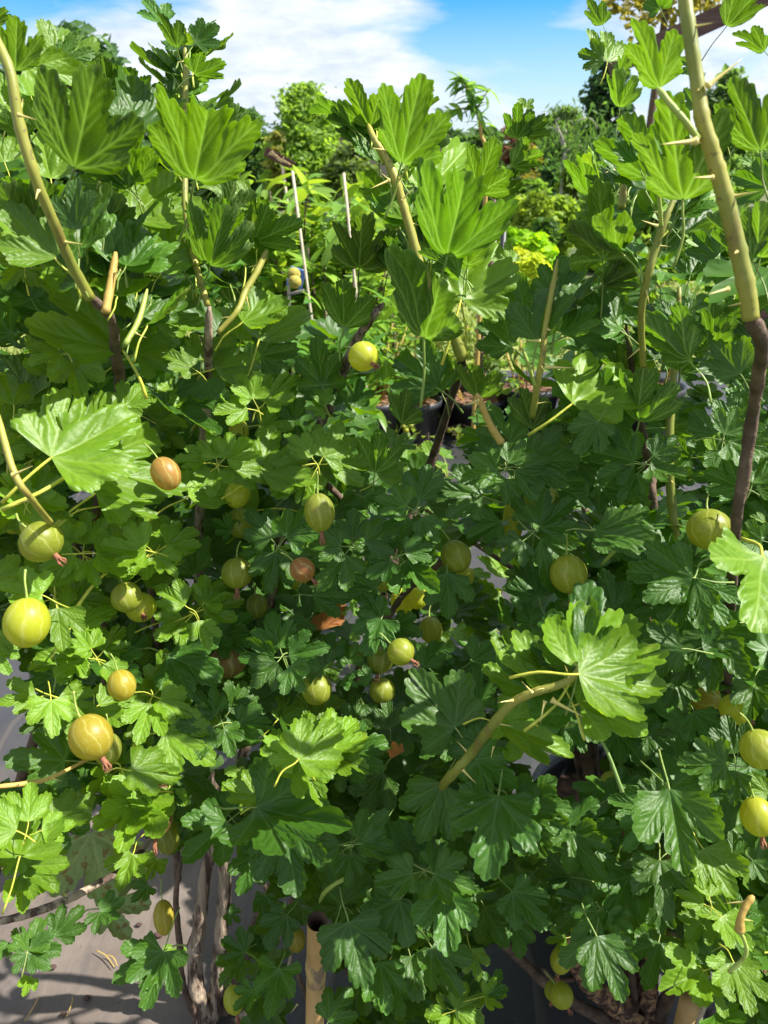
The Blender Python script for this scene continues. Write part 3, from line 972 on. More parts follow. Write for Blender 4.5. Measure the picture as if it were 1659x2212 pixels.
# leaves grow in rosettes; these rosettes stand in front of the woody stems: base x, y, tip x, y in a tile of the photograph, what shows (U underside, L upper side in the sun, S upper side in shade, E edge), layer
TILES = {
(0, 0): """100 460 110 80 U -1;-60 150 60 50 U;160 430 560 780 L .5;380 400 500 185 L 1;390 410 620 330 S .5;480 1090 640 385 U 0;850 640 840 410 U 2;700 560 680 350 U 2;
830 820 1150 510 E 1;930 810 920 625 U 1.5;750 1175 880 765 U .8;1260 1170 1370 605 U 0;1150 310 1025 65 U 0;1200 290 1175 150 U .3;1265 280 1425 165 S 0;1260 480 1470 390 U 0;
1190 600 1200 770 U .5;1170 560 1120 400 S .5;1490 800 1655 785 S .6;195 1505 320 1150 U -.6;190 1490 60 1120 U -.3;330 1160 260 830 L 1.2;-80 800 40 700 L -.5;190 1620 -10 1500 L .5;440 1330 630 1400 L 1.5;740 1200 485 1170 S 2;
640 1650 830 1285 U .6;850 1400 1185 1115 L 1;1010 1710 1230 1370 L .3;1360 1725 1480 1280 U .2;1640 1290 1275 1190 L 1.5;540 1690 560 1450 U 1;720 1340 655 1265 L 1.4;740 1280 835 1160 L 1.4;60 720 150 470 L 2;200 620 120 470 L 2;
560 420 640 290 U 2.2;1000 700 860 560 U 2.2;30 1050 -60 850 L .5""",
(1, 0): """740 830 595 495 U .2;745 840 765 610 U 0;765 1010 570 770 U .4;840 700 840 555 U 1.5;900 790 885 660 U 1.5;945 1060 1085 455 U -.4;1110 1235 1390 915 L 1;1440 1255 1560 875 U 1;
1240 1665 1390 1045 U 0;880 1320 690 1090 U 1;950 1575 865 1290 U 1;670 1735 700 1345 U .8;0 1480 45 1255 U 1;-10 1560 310 1420 U .8;1655 1700 1490 1590 L .8;1330 1940 1440 1480 L .7;
860 1740 880 1515 U .2;1560 1300 1640 1070 U 1.2""",
(2, 0): """960 570 800 100 U -1.5;590 160 490 -10 U -1;960 60 890 -90 S -.5;1390 170 1620 -90 U -1;1610 980 1430 470 U -.8;1640 330 1430 200 U 0;590 390 425 340 S .5;620 395 600 190 L .6;700 460 745 335 U .8;
700 695 680 420 U .5;30 900 40 650 U 1;60 880 245 745 U 1;0 1075 215 975 U 1;85 700 60 625 L 1;50 1000 110 1120 U 1;910 1155 715 700 U 0;1110 1295 1000 555 U -.7;500 1265 445 965 U 1;590 1685 560 1155 U 0;
930 1370 735 1130 S .8;1560 1690 1280 1360 U -.8;1610 1670 1630 1265 U -.8;1040 1450 1290 1090 L 2;1020 1440 1320 1260 L 2;1665 1220 1425 1130 S 1;970 1640 1130 1470 S 1;1330 1660 1170 1500 S 1;1560 1055 1470 1025 L 1.5;1190 430 1080 380 S 2;1190 700 1110 570 S 2;
1500 900 1660 700 U .2;1380 900 1300 760 U 2;700 1400 640 1230 L 2;560 1560 300 1480 U .1""",
(0, 1): """570 200 590 -10 U .2;560 200 420 60 U .4;935 145 1010 10 U .3;800 610 305 125 L 0;985 405 1295 235 L .4;1000 440 1255 440 L .4;880 630 1165 510 L .3;380 380 60 290 S 1.2;310 545 100 430 S 2;330 785 395 490 L -.2;
160 835 110 615 U .3;90 965 40 755 L -.2;150 955 350 800 U .3;360 885 505 725 S 0;10 1080 270 1000 L .2;150 1150 390 1040 L .1;0 1255 220 1140 L .1;330 1305 900 1000 L -.4;520 1375 1060 1125 L -.4;620 1535 1010 1335 L -.1;690 1605 1095 1520 L 0;
260 1400 465 1365 L .2;220 1315 335 1220 L .2;60 1540 450 1625 L -.3;330 1560 450 1470 S .5;640 865 530 740 U 1.5;870 770 905 870 S 1.2;685 1040 455 950 S 1.5;940 1020 1070 860 L 1.3;1075 880 1430 1150 E .5;1380 1035 1595 870 S 1;1325 905 1140 840 S 1.2;
1560 545 1630 290 L .5;1370 690 1490 590 S 1;1500 310 1610 50 U .4;1270 745 1040 670 U 1.4;1515 1330 1380 1130 S .8;1490 1290 1220 1135 S .8;1560 1270 1545 1145 S .5;1220 1555 1560 1425 L .3;1340 1310 1450 1395 E .6;1010 1085 1200 1245 L .8;
900 1010 860 870 S 1.6;200 280 60 100 S 1;560 460 460 330 S 1.5;1100 560 1250 640 S 1;700 640 600 450 S 1.4;420 1220 300 1060 L .6""",
(1, 1): """1095 535 900 -120 U -.5;1330 295 1200 -60 L .6;570 460 575 125 U 0;20 545 110 205 L .4;30 645 290 595 S .5;430 835 390 510 S .8;850 675 720 810 U .6;630 970 685 785 S .8;450 970 375 855 L .3;450 1015 325 990 L .3;
1170 850 890 650 S .6;1200 880 1090 640 S .7;1440 915 1400 675 U .2;1660 590 1430 420 S .1;945 1085 985 850 U .5;870 1235 1030 1160 L .6;770 1405 810 1125 U .6;800 1440 985 1345 L .7;430 1410 645 1400 L .6;330 1240 520 1170 L .5;
30 1395 385 1230 L .1;20 1095 245 1115 L .8;590 1345 555 1245 U .9;690 1480 680 1370 S .8;250 1065 195 890 S 1;80 905 235 880 L 1;1480 1185 1290 1230 S .8;1545 1405 1340 1250 S .5;1465 1555 1100 1500 S .1;1640 1215 1505 955 S .4;
1150 1340 980 1260 L 3;1100 1400 1000 1500 L 3;700 1560 880 1620 S .8;60 750 220 720 S 1;1000 1560 1080 1450 L 2.5;620 760 740 700 L 1.5;540 960 490 860 S 1.2;880 940 1010 900 L 1""",
(2, 1): """285 260 340 -20 S -.1;285 250 590 180 S 0;280 245 105 215 S 0;90 385 20 95 S .3;600 345 935 140 S .4;380 505 725 395 S .4;620 105 860 60 U .6;600 90 450 10 U .7;910 305 820 165 U .8;1155 675 790 370 U .1;1575 645 1270 685 U .6;
730 740 580 600 U .6;760 765 870 620 U .5;720 765 700 550 U .6;390 955 800 735 L 0;825 1075 870 690 U .3;130 1115 60 835 U .1;160 1115 420 985 U .2;240 1165 405 1190 U .4;80 1335 455 1320 S 0;400 1310 735 1385 S .3;390 1245 645 1165 L .4;
1345 1305 1240 1095 S .6;1340 1295 1510 1145 L .6;1340 1305 1195 1285 L .6;1480 1415 1665 1280 S -.2;1410 1415 1150 1435 S .4;995 1395 1185 1400 L .5;1500 1075 1420 825 S .4;1665 1210 1520 1045 S .1;1000 1115 1185 1160 U 1;1160 1305 980 1290 S 1;
790 1685 790 1530 U .8;240 1465 520 1620 S .4;20 1475 215 1560 S .3;560 1480 700 1640 S .8;1250 480 1420 380 S .5;1180 560 1320 500 L 1;1400 700 1560 760 S .8;1080 760 1250 720 S 1;600 1000 480 900 L 1.2;960 900 1090 860 S 1""",
(0, 2): """-60 430 260 390 L -.3;800 285 1090 25 L .1;920 425 1160 325 L .2;710 375 760 435 L .3;690 355 880 365 L .3;460 745 630 465 L -.3;380 880 590 830 L -.1;350 865 340 600 E -.1;370 565 525 410 L .2;-40 820 145 880 L -.5;-30 900 60 1060 L -.5;
820 945 880 710 S .4;1120 695 1100 440 S .4;1110 695 1385 665 L .3;1130 785 1380 860 S .4;1440 775 1640 660 S .3;1440 785 1610 910 S .4;1090 925 1450 1095 S .4;470 905 390 1130 L 0;460 910 180 1020 L .1;490 920 635 950 L .1;360 1065 100 1170 S .6;
610 1260 640 1565 L -.5;640 1250 900 1160 L -.3;440 1220 390 1425 L 0;1070 1415 1400 1640 L -.3;1060 1415 1430 1300 L -.2;990 1245 1070 1030 L .2;920 1385 870 1560 L .2;640 930 920 1085 E .2;310 1335 120 1430 S .5;420 1610 20 1600 S .5;1530 1540 1480 1240 S .5;
1500 120 1370 50 S .6;1260 405 1190 110 S .5;1640 1415 1605 1350 L .3;780 1630 790 1490 L .6;620 700 760 600 L .8;930 640 1050 560 S .7;1180 960 1290 880 S .8;1240 1230 1150 1100 S 1;1300 1330 1200 1460 S .8;1000 1500 1150 1620 S .8;120 250 60 60 S .6;480 60 640 130 L .6;620 130 540 250 S .6""",
(1, 2): """0 60 190 150 S .3;100 265 200 375 L .5;370 350 500 190 U .4;370 540 630 560 S .4;780 495 545 420 S .4;970 355 1000 165 U .5;960 375 950 490 S .4;1240 395 1250 695 S .2;1590 60 1360 170 S .3;1000 205 900 -5 S .5;810 695 700 945 S .1;800 680 690 520 S .2;910 725 1080 800 S .3;
830 235 630 90 S .7;440 1005 215 860 S .2;490 960 480 770 S .5;600 980 560 810 S .6;560 1085 660 1130 S .3;750 1075 625 1035 S .4;200 1655 110 1395 L -.6;355 1600 570 1320 L -.6;1290 1395 990 1010 S 0;1290 1415 1060 1590 S .1;560 1610 870 1480 S .1;650 1380 660 1165 S .6;870 1405 840 1190 S .7;
140 1345 280 1200 L .4;1580 520 1390 690 L 3;1640 420 1480 180 L 3;1540 560 1420 480 L 3;1440 1255 1400 990 S .4;1090 1005 1170 825 S .7;0 1235 180 1125 S .5;1400 960 1540 830 S .6;1150 900 1290 980 S 1;260 1180 120 1060 S .8;1060 1250 1010 1100 S 1.2;700 1250 760 1380 S .9;
160 900 60 760 S .8;330 700 220 820 S .8""",
(2, 2): """455 965 500 440 S -1.2;440 1235 1010 1120 L -1.2;440 1240 40 770 E -1.1;60 1055 -30 740 L -.9;1175 430 970 795 S 0;1170 425 720 380 S .1;1180 440 1400 740 S .1;1310 765 1270 1180 S .2;1300 760 1000 900 S .25;1320 770 1600 1000 S .25;1640 290 1570 770 L -.2;1620 185 1420 140 S .2;1560 565 1390 490 S .2;
540 115 990 220 S .2;530 120 700 320 S .3;290 110 215 305 S .4;500 260 640 340 S .6;170 550 40 310 S .4;1180 1290 1320 1550 S .2;1565 1135 1540 1360 S .2;720 1290 970 1400 S .4;1060 1095 1130 1330 S .3;10 1440 410 1570 L -.4;200 1405 490 1410 S .3;680 1425 860 1640 S .4;880 1435 1050 1600 S .4;120 720 90 570 S .5;
1640 60 1540 20 L .3;700 620 800 500 S .9;1000 560 900 700 S .9;1500 900 1640 860 S .9;560 1200 430 1330 S .9;850 900 720 820 S 1""",
(0, 3): """915 190 770 545 L -.2;930 195 600 380 L -.1;1100 125 1090 320 L .1;860 560 770 790 L 0;1020 590 950 735 L .1;130 570 230 190 L -.4;140 575 30 710 L -.4;340 345 625 180 L -.1;340 365 590 400 S 0;280 440 440 555 L .1;150 640 455 620 L -.4;150 660 385 800 L -.4;140 690 150 945 L -.4;230 650 270 565 L -.4;
120 610 10 490 L -.3;330 65 430 280 S .4;0 335 130 170 L -.3;180 1185 270 955 S -.1;180 1195 410 1180 S -.1;170 1205 80 1340 S -.1;200 1350 150 1480 L 0;350 1090 550 890 S .1;650 930 610 1080 S .1;650 935 810 850 S .1;960 760 850 870 S .2;1470 350 1180 610 S 0;1480 300 1290 90 S .3;1150 20 1390 170 S .2;
1640 120 1560 290 L -.3;1620 60 1430 140 L -.3;1640 420 1490 490 S .3;1060 1190 930 1585 S -.1;1055 1185 730 1390 S 0;1590 1190 1430 1110 S .3;1650 570 1550 830 S .3;1560 1230 1420 1420 S .5;1640 1440 1510 1570 S .3;1480 930 1560 1000 S .7;760 250 680 100 S .6;60 1130 -20 1250 S .2""",
(1, 3): """340 40 230 190 L -.6;300 30 120 90 L -.6;310 65 400 265 L -.55;0 255 600 355 E -.2;190 365 260 850 S -.3;560 -20 700 150 S .1;820 30 690 330 S .3;1210 100 1050 490 S 0;850 335 750 590 S .5;1080 655 920 325 S -.1;1080 660 1220 540 S 0;1080 680 1050 820 L -.2;1110 720 1160 950 S -.2;550 885 600 540 S .2;540 890 370 830 S .25;
930 840 740 760 S .1;930 860 760 1240 S .1;1220 790 1240 1230 S -.1;1230 800 1500 820 S 0;1480 900 1610 1150 S .2;1570 180 1480 735 S -.3;600 1000 715 1450 S .1;800 1250 850 1610 S .05;1000 1220 1060 1535 S .1;1140 1160 1345 1495 S 0;1390 1170 1450 1385 L 0;1290 1570 1500 1480 L 0;1290 1570 1490 1650 L .05;1480 1480 1630 1460 L 0;1500 1475 1590 1300 S .05;
1280 1580 1090 1600 L .1;1290 1560 1200 1480 S .1;1200 1600 1150 1720 L .1;200 955 50 1180 S .4;150 1300 80 1630 S .2;470 1640 630 1420 S .5;300 900 210 1050 S .6;60 820 30 960 S .7;700 620 800 720 S .8;1300 420 1380 650 S .4;620 640 500 560 S .6;860 480 700 440 S .8""",
(2, 3): """20 240 400 270 S -.3;0 240 230 590 S -.3;30 250 390 400 S -.25;350 400 715 390 S -.1;380 420 600 745 S -.1;1020 135 1130 690 S -.3;1010 140 820 400 S -.25;1030 140 1340 470 S -.25;1160 70 1350 360 S .1;830 265 640 300 S .4;960 600 1000 1000 S -.1;950 600 790 850 S -.05;380 705 140 680 S .2;370 720 300 945 S .2;760 700 600 1010 S .1;
960 900 970 1090 S .1;430 915 440 1215 S 0;550 1090 730 1530 S -.3;540 1090 490 1460 S -.25;950 1130 860 1440 S .1;1235 1315 960 1430 L -.3;1290 1390 1385 1630 L -.2;1440 1260 1560 1615 L -.2;1440 1270 1640 1420 L -.2;1440 1270 1300 1400 L -.2;1310 1245 1130 1145 S -.1;1430 995 1190 930 L -.2;1430 970 1410 770 U -.1;1430 965 1590 855 S -.1;1240 520 1450 850 L 0;
1440 1135 1660 1070 S -.2;1470 1105 1630 970 S -.1;1560 600 1650 740 S 0;1430 565 1430 400 S .2;1660 160 1470 100 L 0;1540 -10 1440 160 S .3;0 800 240 1060 S .2;20 1000 60 1240 S .2;250 920 310 1040 S .4;350 1100 215 1125 L .3;930 1200 1000 1330 L .2;660 180 860 60 S .6;700 520 560 480 S .7;880 700 1060 780 S .6""",
}


LIT = []


def place_cat(bx, by, tx, ty, cls, lay):
    app = math.hypot(tx - bx, ty - by)
    d = .80 * d_base(bx, by) + .20 * min(max(FPX * .047 / max(app, 12), .38), .72)
    d += lay * .045
    if lay >= 2.5:
        d += .45
    B = at(bx, by, d)
    rT = ray(tx, ty)
    view = (CAMP - B).normalized()
    j = Vector((random.gauss(0, 1), random.gauss(0, 1), random.gauss(0, 1))) * .16
    up = Vector((0, 0, 1))
    if cls == 'L':
        n = up * .45 + view * .75 + SUN * .5
    elif cls == 'S':
        n = view * .9 + up * .3
    elif cls == 'U':
        n = view * -.8 + up * .3 + SUN * .5
    else:
        n = up * .9 + view * .22
    n = (n + j).normalized()
    flat = view if n.dot(view) > 0 else -view
    q = (B - CAMP).cross(rT)
    for _ in range(8):
        m = q.cross(n)
        if m.length < 1e-6:
            n = (n + flat * .3).normalized()
            continue
        m.normalize()
        A = np.array([[m[k], -rT[k]] for k in range(3)])
        rhs = np.array([(CAMP - B)[k] for k in range(3)])
        s, t = np.linalg.lstsq(A, rhs, rcond=None)[0]
        if s < 0:
            m, s = -m, -s
        ok = t > .1 and s < 1.55 * app * d / FPX
        if ok:
            break
        n = (n + flat * .35).normalized()
    if not ok:
        m = (at(tx, ty, d) - B)
        s = m.length
    s = min(s, .085)
    fan = random.random() < (.9 if cls == 'U' else .5)
    me = random.choice(FAN if fan else RND)
    small = app < 62
    w = random.uniform(.86, 1.04) * (1 if fan else .92) * (.76 if cls == 'U' else 1)
    if cls == 'E':
        w *= .8
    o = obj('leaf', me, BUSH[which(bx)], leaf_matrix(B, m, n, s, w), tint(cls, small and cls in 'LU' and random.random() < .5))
    COUNT[which(bx)] += 1
    if cls == 'L' and lay < 1.2:
        LIT.append(B + m * s * .55)
    return o


for (ci, ri), txt in TILES.items():
    for row in txt.replace('\n', '').split(';'):
        q = row.split()
        if len(q) < 5:
            continue
        x = [(float(v) / 1.659 + (ci if k % 2 == 0 else ri) * 1000) * .553 for k, v in enumerate(q[:4])]
        place_cat(*x, q[4], float(q[5]) if len(q) > 5 else .3)

ROS = [(60, 560, 'L'), (150, 760, 'L'), (250, 900, 'L'), (60, 1090, 'L'), (180, 1190, 'L'), (330, 1190, 'L'), (120, 1290, 'L'), (210, 1420, 'L'), (330, 1500, 'L'), (110, 1500, 'L'), (260, 1660, 'L'), (60, 1800, 'L'),
       (430, 800, 'L'), (470, 1000, 'L'), (420, 1320, 'L'), (560, 880, 'L'), (610, 1420, 'S'), (480, 1560, 'S'), (690, 1000, 'L'), (760, 1180, 'S'), (700, 1620, 'L'), (600, 1180, 'S'), (900, 1100, 'S'), (860, 1200, 'S'),
       (1090, 1010, 'S'), (1150, 1150, 'S'), (1300, 900, 'S'), (1390, 1000, 'S'), (1460, 1240, 'S'), (1560, 950, 'S'), (1620, 1060, 'S'), (1330, 1330, 'S'), (1500, 1400, 'S'), (1590, 1650, 'S'), (1230, 1560, 'S'), (1100, 1760, 'S'),
       (1420, 1750, 'S'), (1300, 1960, 'S'), (1540, 1960, 'L'), (920, 1880, 'S'), (760, 1820, 'S'), (1610, 820, 'S'), (1540, 760, 'U'), (1290, 620, 'U'), (300, 420, 'U'), (60, 300, 'U'), (480, 520, 'U'), (1010, 600, 'U')]
for px_, py_, cl_ in ROS:
    a0 = random.uniform(0, 6.28)
    for i_ in range(random.randint(3, 5)):
        a_ = a0 + i_ * 1.35 + random.uniform(-.3, .3)
        if cl_ == 'U':
            a_ = -1.57 + random.uniform(-1.1, 1.1)
        l_ = random.uniform(66, 112)
        o_ = random.uniform(14, 34)
        bx_, by_ = px_ + o_ * math.cos(a_), py_ + o_ * math.sin(a_) * .8
        place_cat(bx_, by_, bx_ + l_ * math.cos(a_), by_ + l_ * math.sin(a_) * .85, cl_, random.uniform(-1.3, .0))

for b_ in ((1250, 1440, 1275, 1285, 'S', -2.0), (1252, 1445, 1190, 1330, 'S', -1.9), (1255, 1445, 1375, 1320, 'L', -1.9), (1250, 1455, 1440, 1478, 'L', -2.2), (1250, 1450, 1140, 1400, 'L', -2.1), (1255, 1455, 1330, 1560, 'L', -1.9),
           (1215, 1478, 1110, 1360, 'L', -1.6), (1150, 1500, 1085, 1390, 'L', -1.4), (1080, 1560, 1200, 1600, 'L', -1.5), (1040, 1610, 960, 1560, 'S', -1.2), (1030, 1640, 1120, 1700, 'S', -1.2),
           (640, 1640, 570, 1590, 'L', -2.2), (645, 1640, 740, 1560, 'L', -2.2), (650, 1650, 700, 1740, 'L', -2.0), (560, 1740, 640, 1730, 'L', -1.6), (560, 1720, 480, 1690, 'L', -1.5)):
    place_cat(*b_)

# ------------------------------------------------------------------ canes: pixel, pixel, depth, half width in pixels
def cane(bush, pts, mat, name='branch', sides=9, rough=.04, seed=0, n=7):
    q = []
    for px, py, d, r in pts:
        if mat in ('bark', 'peel') and py > 700 and d < .8:
            d += .07 * min(1, (py - 700) / 150)
        p = at(px, py, d)
        q.append((p.x, p.y, p.z, r * .86 * d / FPX))
    sp = spline(q, n)
    sp[0, 3] *= .5
    sp[1, 3] *= .8
    # swollen nodes
    k = np.arange(len(sp))
    sp[:, 3] *= 1 + .10 * (np.sin(k * 1.35 + seed) > .86)
    v, f = tube(sp, sides, rough, seed)
    o = world_obj(name, v, f, M[mat], bush)
    return o, sp


CANES = []
G_C = project(on_plane(440, 2226))[2]


def add(key, pts, mat, **kw):
    o, sp = cane(BUSH[key], pts, mat, seed=len(CANES), **kw)
    CANES.append((key, o, sp, mat))
    return o


add('l', [(-30, 40, .37, 10), (20, 150, .37, 13), (40, 260, .375, 14), (75, 380, .385, 14), (112, 470, .40, 13), (150, 560, .42, 13), (195, 645, .44, 14)], 'cane')
add('l', [(250, 545, .455, 8), (240, 610, .452, 10), (228, 675, .45, 11)], 'tan')
add('l', [(125, 475, .47, 4), (150, 555, .46, 5), (180, 640, .445, 6)], 'shoot')
add('l', [(318, 625, .5, 5), (300, 690, .49, 7), (270, 745, .48, 7)], 'shoot')
add('l', [(195, 640, .44, 12), (240, 690, .47, 12), (250, 760, .49, 13), (258, 850, .51, 14), (225, 980, .52, 10), (200, 1150, .55, 11), (140, 1400, .64, 12), (40, 1700, .74, 13), (-60, 2050, .9, 15), (-120, 2160, 1.0, 16)], 'bark', rough=.14)
add('l', [(-20, 1995, .50, 9), (60, 1975, .51, 10), (140, 1945, .52, 10), (220, 1905, .54, 9), (275, 1868, .56, 8), (330, 1800, .6, 6), (360, 1660, .62, 4)], 'peel', rough=.1)
add('l', [(-10, 1700, .5, 6), (60, 1692, .51, 6), (110, 1680, .52, 5), (190, 1640, .54, 4)], 'tan')
add('l', [(115, 1115, .5, 9), (165, 1180, .51, 8), (200, 1260, .52, 7), (230, 1400, .54, 6), (210, 1560, .56, 5)], 'bark', rough=.12)
add('l', [(-10, 880, .42, 8), (30, 1020, .41, 9), (70, 1080, .42, 8), (110, 1130, .47, 8)], 'cane')
add('l', [(330, 1020, .55, 6), (310, 1120, .56, 7), (330, 1300, .58, 8), (350, 1480, .62, 9), (370, 1700, .70, 9), (385, 1900, .78, 9)], 'bark', rough=.12)
add('c', [(398, 95, .56, 5), (402, 150, .56, 7), (400, 240, .56, 8), (402, 330, .555, 7), (400, 440, .55, 8), (420, 560, .55, 8), (448, 660, .55, 8)], 'cane')
add('c', [(577, 540, .57, 8), (556, 585, .565, 8), (530, 630, .56, 8), (512, 672, .55, 7), (470, 720, .55, 7)], 'cane')
add('c', [(452, 662, .55, 9), (450, 740, .55, 10), (449, 850, .56, 10), (440, 950, .58, 11), (430, 1200, .66, 12), (438, 1500, .76, 13), (470, 1750, .88, 14), (486, 1900, .95, 15), (478, 2010, .98, 16), (468, 2120, 1.02, 17), (455, 2230, G_C, 18)], 'peel', rough=.22, sides=11)
add('c', [(795, 268, .535, 6), (808, 300, .53, 8), (830, 335, .53, 9), (852, 380, .53, 11), (870, 440, .535, 11), (890, 510, .54, 12), (908, 575, .545, 12), (940, 645, .55, 12), (968, 695, .56, 13), (1000, 775, .575, 15)], 'cane')
add('c', [(1000, 772, .577, 12), (985, 830, .62, 11), (930, 1000, .72, 11), (840, 1250, .8, 12), (760, 1500, .86, 14), (640, 1800, .94, 16), (520, 2080, 1.02, 17), (470, 2235, G_C + .02, 18)], 'bark', rough=.12)
add('c', [(830, 655, .60, 7), (800, 690, .6, 10), (765, 745, .605, 11), (735, 820, .61, 12), (705, 890, .615, 12), (672, 950, .62, 11), (640, 1040, .64, 11), (615, 1120, .66, 11), (600, 1200, .68, 10), (570, 1400, .76, 11), (520, 1650, .86, 12), (450, 1860, .94, 14), (432, 1990, .98, 17), (420, 2090, 1.01, 18), (445, 2230, G_C - .02, 19)], 'peel', rough=.22, sides=11)
add('c', [(695, 1035, .63, 8), (735, 1075, .645, 8), (770, 1115, .66, 8), (805, 1145, .68, 8), (850, 1220, .72, 8)], 'bark', rough=.14)
add('c', [(690, 1045, .6, 4), (650, 1048, .6, 7), (632, 1060, .6, 5)], 'bark', rough=.25)
add('c', [(962, 1205, .62, 7), (930, 1235, .63, 9), (890, 1265, .64, 9), (860, 1300, .645, 8), (832, 1345, .65, 8), (815, 1380, .66, 5), (760, 1560, .76, 8), (700, 1800, .9, 9), (560, 2100, 1.02, 11)], 'bark', rough=.14)
add('c', [(392, 1850, .80, 6), (380, 1940, .84, 7), (388, 2040, .9, 8), (396, 2130, .96, 8), (430, 2215, G_C - .01, 9)], 'bark', rough=.1)
add('c', [(560, 1880, .9, 5), (590, 1960, .92, 5), (630, 2040, .95, 5), (600, 2130, 1.0, 6), (480, 2225, G_C, 8)], 'peel', rough=.15)
add('c', [(750, 1895, .56, 6), (720, 1912, .57, 5), (700, 1930, .58, 6), (690, 1950, .6, 3)], 'shoot')
add('c', [(880, 2120, .8, 14), (885, 2170, .85, 18), (890, 2260, .95, 20)], 'bark', rough=.16)
add('c', [(640, 2090, .85, 5), (660, 2150, .9, 6), (700, 2230, .98, 7)], 'bark', rough=.16)
add('r', [(1030, 850, .535, 7), (1042, 880, .54, 8), (1060, 920, .55, 9), (1082, 955, .56, 10)], 'tan')
add('r', [(1078, 945, .56, 12), (1105, 985, .57, 13), (1135, 1030, .585, 13), (1165, 1075, .6, 12), (1195, 1130, .62, 11), (1215, 1200, .65, 10), (1230, 1320, .72, 11), (1260, 1600, .86, 13), (1330, 1950, 1.0, 16), (1385, 2200, 1.05, 18)], 'bark', rough=.16)
add('r', [(1205, 560, .50, 5), (1190, 640, .5, 7), (1178, 710, .505, 8), (1172, 770, .51, 8), (1160, 835, .52, 9), (1150, 900, .54, 8)], 'cane')
add('r', [(1128, 752, .5, 4), (1142, 790, .505, 5), (1156, 835, .515, 5)], 'shoot')
add('r', [(1466, -110, .335, 16), (1476, -30, .335, 17), (1488, 60, .335, 17), (1505, 170, .338, 17), (1518, 260, .34, 18.5), (1545, 350, .345, 20), (1570, 440, .35, 21), (1592, 530, .355, 21), (1612, 620, .36, 22), (1622, 690, .365, 21)], 'cane', sides=14)
add('r', [(1420, 190, .34, 8), (1448, 225, .338, 8), (1480, 262, .337, 8), (1508, 300, .34, 8)], 'shoot')
add('r', [(1622, 690, .365, 22), (1645, 735, .375, 18), (1640, 800, .385, 16), (1622, 920, .41, 15), (1605, 1040, .43, 15), (1592, 1120, .45, 13), (1575, 1350, .55, 14), (1560, 1650, .7, 15), (1530, 1950, .88, 16), (1420, 2200, 1.03, 18)], 'bark', rough=.12, sides=12)
add('r', [(1344, 360, .52, 5), (1346, 410, .52, 9), (1342, 450, .52, 10)], 'cane')
add('r', [(1460, 420, .47, 6), (1435, 480, .47, 9), (1418, 530, .475, 10), (1400, 595, .48, 10), (1385, 680, .5, 9), (1390, 800, .54, 8)], 'cane')
add('r', [(1420, 390, .45, 5), (1425, 440, .455, 5), (1428, 490, .465, 6)], 'shoot')
add('r', [(1468, 620, .56, 7), (1458, 780, .57, 8), (1448, 900, .575, 10), (1446, 1010, .58, 11), (1452, 1100, .59, 11), (1462, 1190, .6, 10), (1470, 1400, .7, 10), (1450, 1800, .9, 12), (1400, 2180, 1.04, 14)], 'cane')
add('r', [(1352, 700, .56, 6), (1372, 850, .56, 8), (1390, 940, .565, 10), (1405, 1030, .57, 12), (1410, 1110, .58, 11), (1400, 1300, .68, 11), (1390, 1700, .86, 13), (1385, 2150, 1.04, 16)], 'bark', rough=.16)
add('r', [(1258, 1432, .455, 5), (1250, 1447, .455, 8), (1232, 1468, .458, 9), (1200, 1482, .46, 10), (1150, 1497, .465, 10.5), (1105, 1520, .475, 11), (1062, 1568, .49, 12), (1020, 1625, .52, 12), (985, 1665, .53, 12), (955, 1700, .57, 11), (938, 1750, .62, 10)], 'cane', sides=12)
add('r', [(940, 1745, .625, 10), (935, 1800, .68, 10), (1010, 1950, .78, 12), (1200, 2140, .95, 14), (1370, 2235, 1.05, 18)], 'bark', rough=.12)
add('r', [(1212, 2010, .84, 12), (1235, 2070, .88, 16), (1265, 2120, .92, 19), (1310, 2155, .96, 24), (1350, 2180, 1.0, 30), (1378, 2250, 1.04, 38)], 'scaly', rough=.3, sides=13)
add('r', [(1420, 1960, .92, 14), (1408, 2040, .95, 18), (1402, 2110, .98, 20), (1396, 2170, 1.02, 24), (1390, 2250, 1.05, 32)], 'scaly', rough=.3, sides=13)
add('r', [(1380, 1990, .94, 8), (1366, 2090, .98, 9), (1375, 2200, 1.03, 12)], 'bark', rough=.16)
add('r', [(1628, 1935, .45, 8), (1612, 1955, .45, 9), (1600, 1985, .45, 9), (1598, 2010, .452, 13)], 'tan')
add('r', [(1616, 1770, .6, 12), (1612, 1850, .62, 14), (1616, 1930, .65, 14), (1622, 2030, .7, 14), (1620, 2240, .84, 16)], 'peel', rough=.12)
add('r', [(1600, 2010, .455, 5), (1612, 2060, .46, 5), (1575, 2100, .465, 6)], 'shoot')
add('r', [(1250, 2110, .92, 8), (1200, 2118, .9, 7), (1170, 2090, .88, 5)], 'bark', rough=.2)
add('r', [(1300, 1220, .6, 5), (1340, 1180, .58, 5), (1395, 1150, .57, 5)], 'shoot')


def inside(px, py, poly):
    c = False
    for i in range(len(poly)):
        x1, y1 = poly[i]
        x2, y2 = poly[i - 1]
        if (y1 > py) != (y2 > py) and px < (x2 - x1) * (py - y1) / (y2 - y1) + x1:
            c = not c
    return c


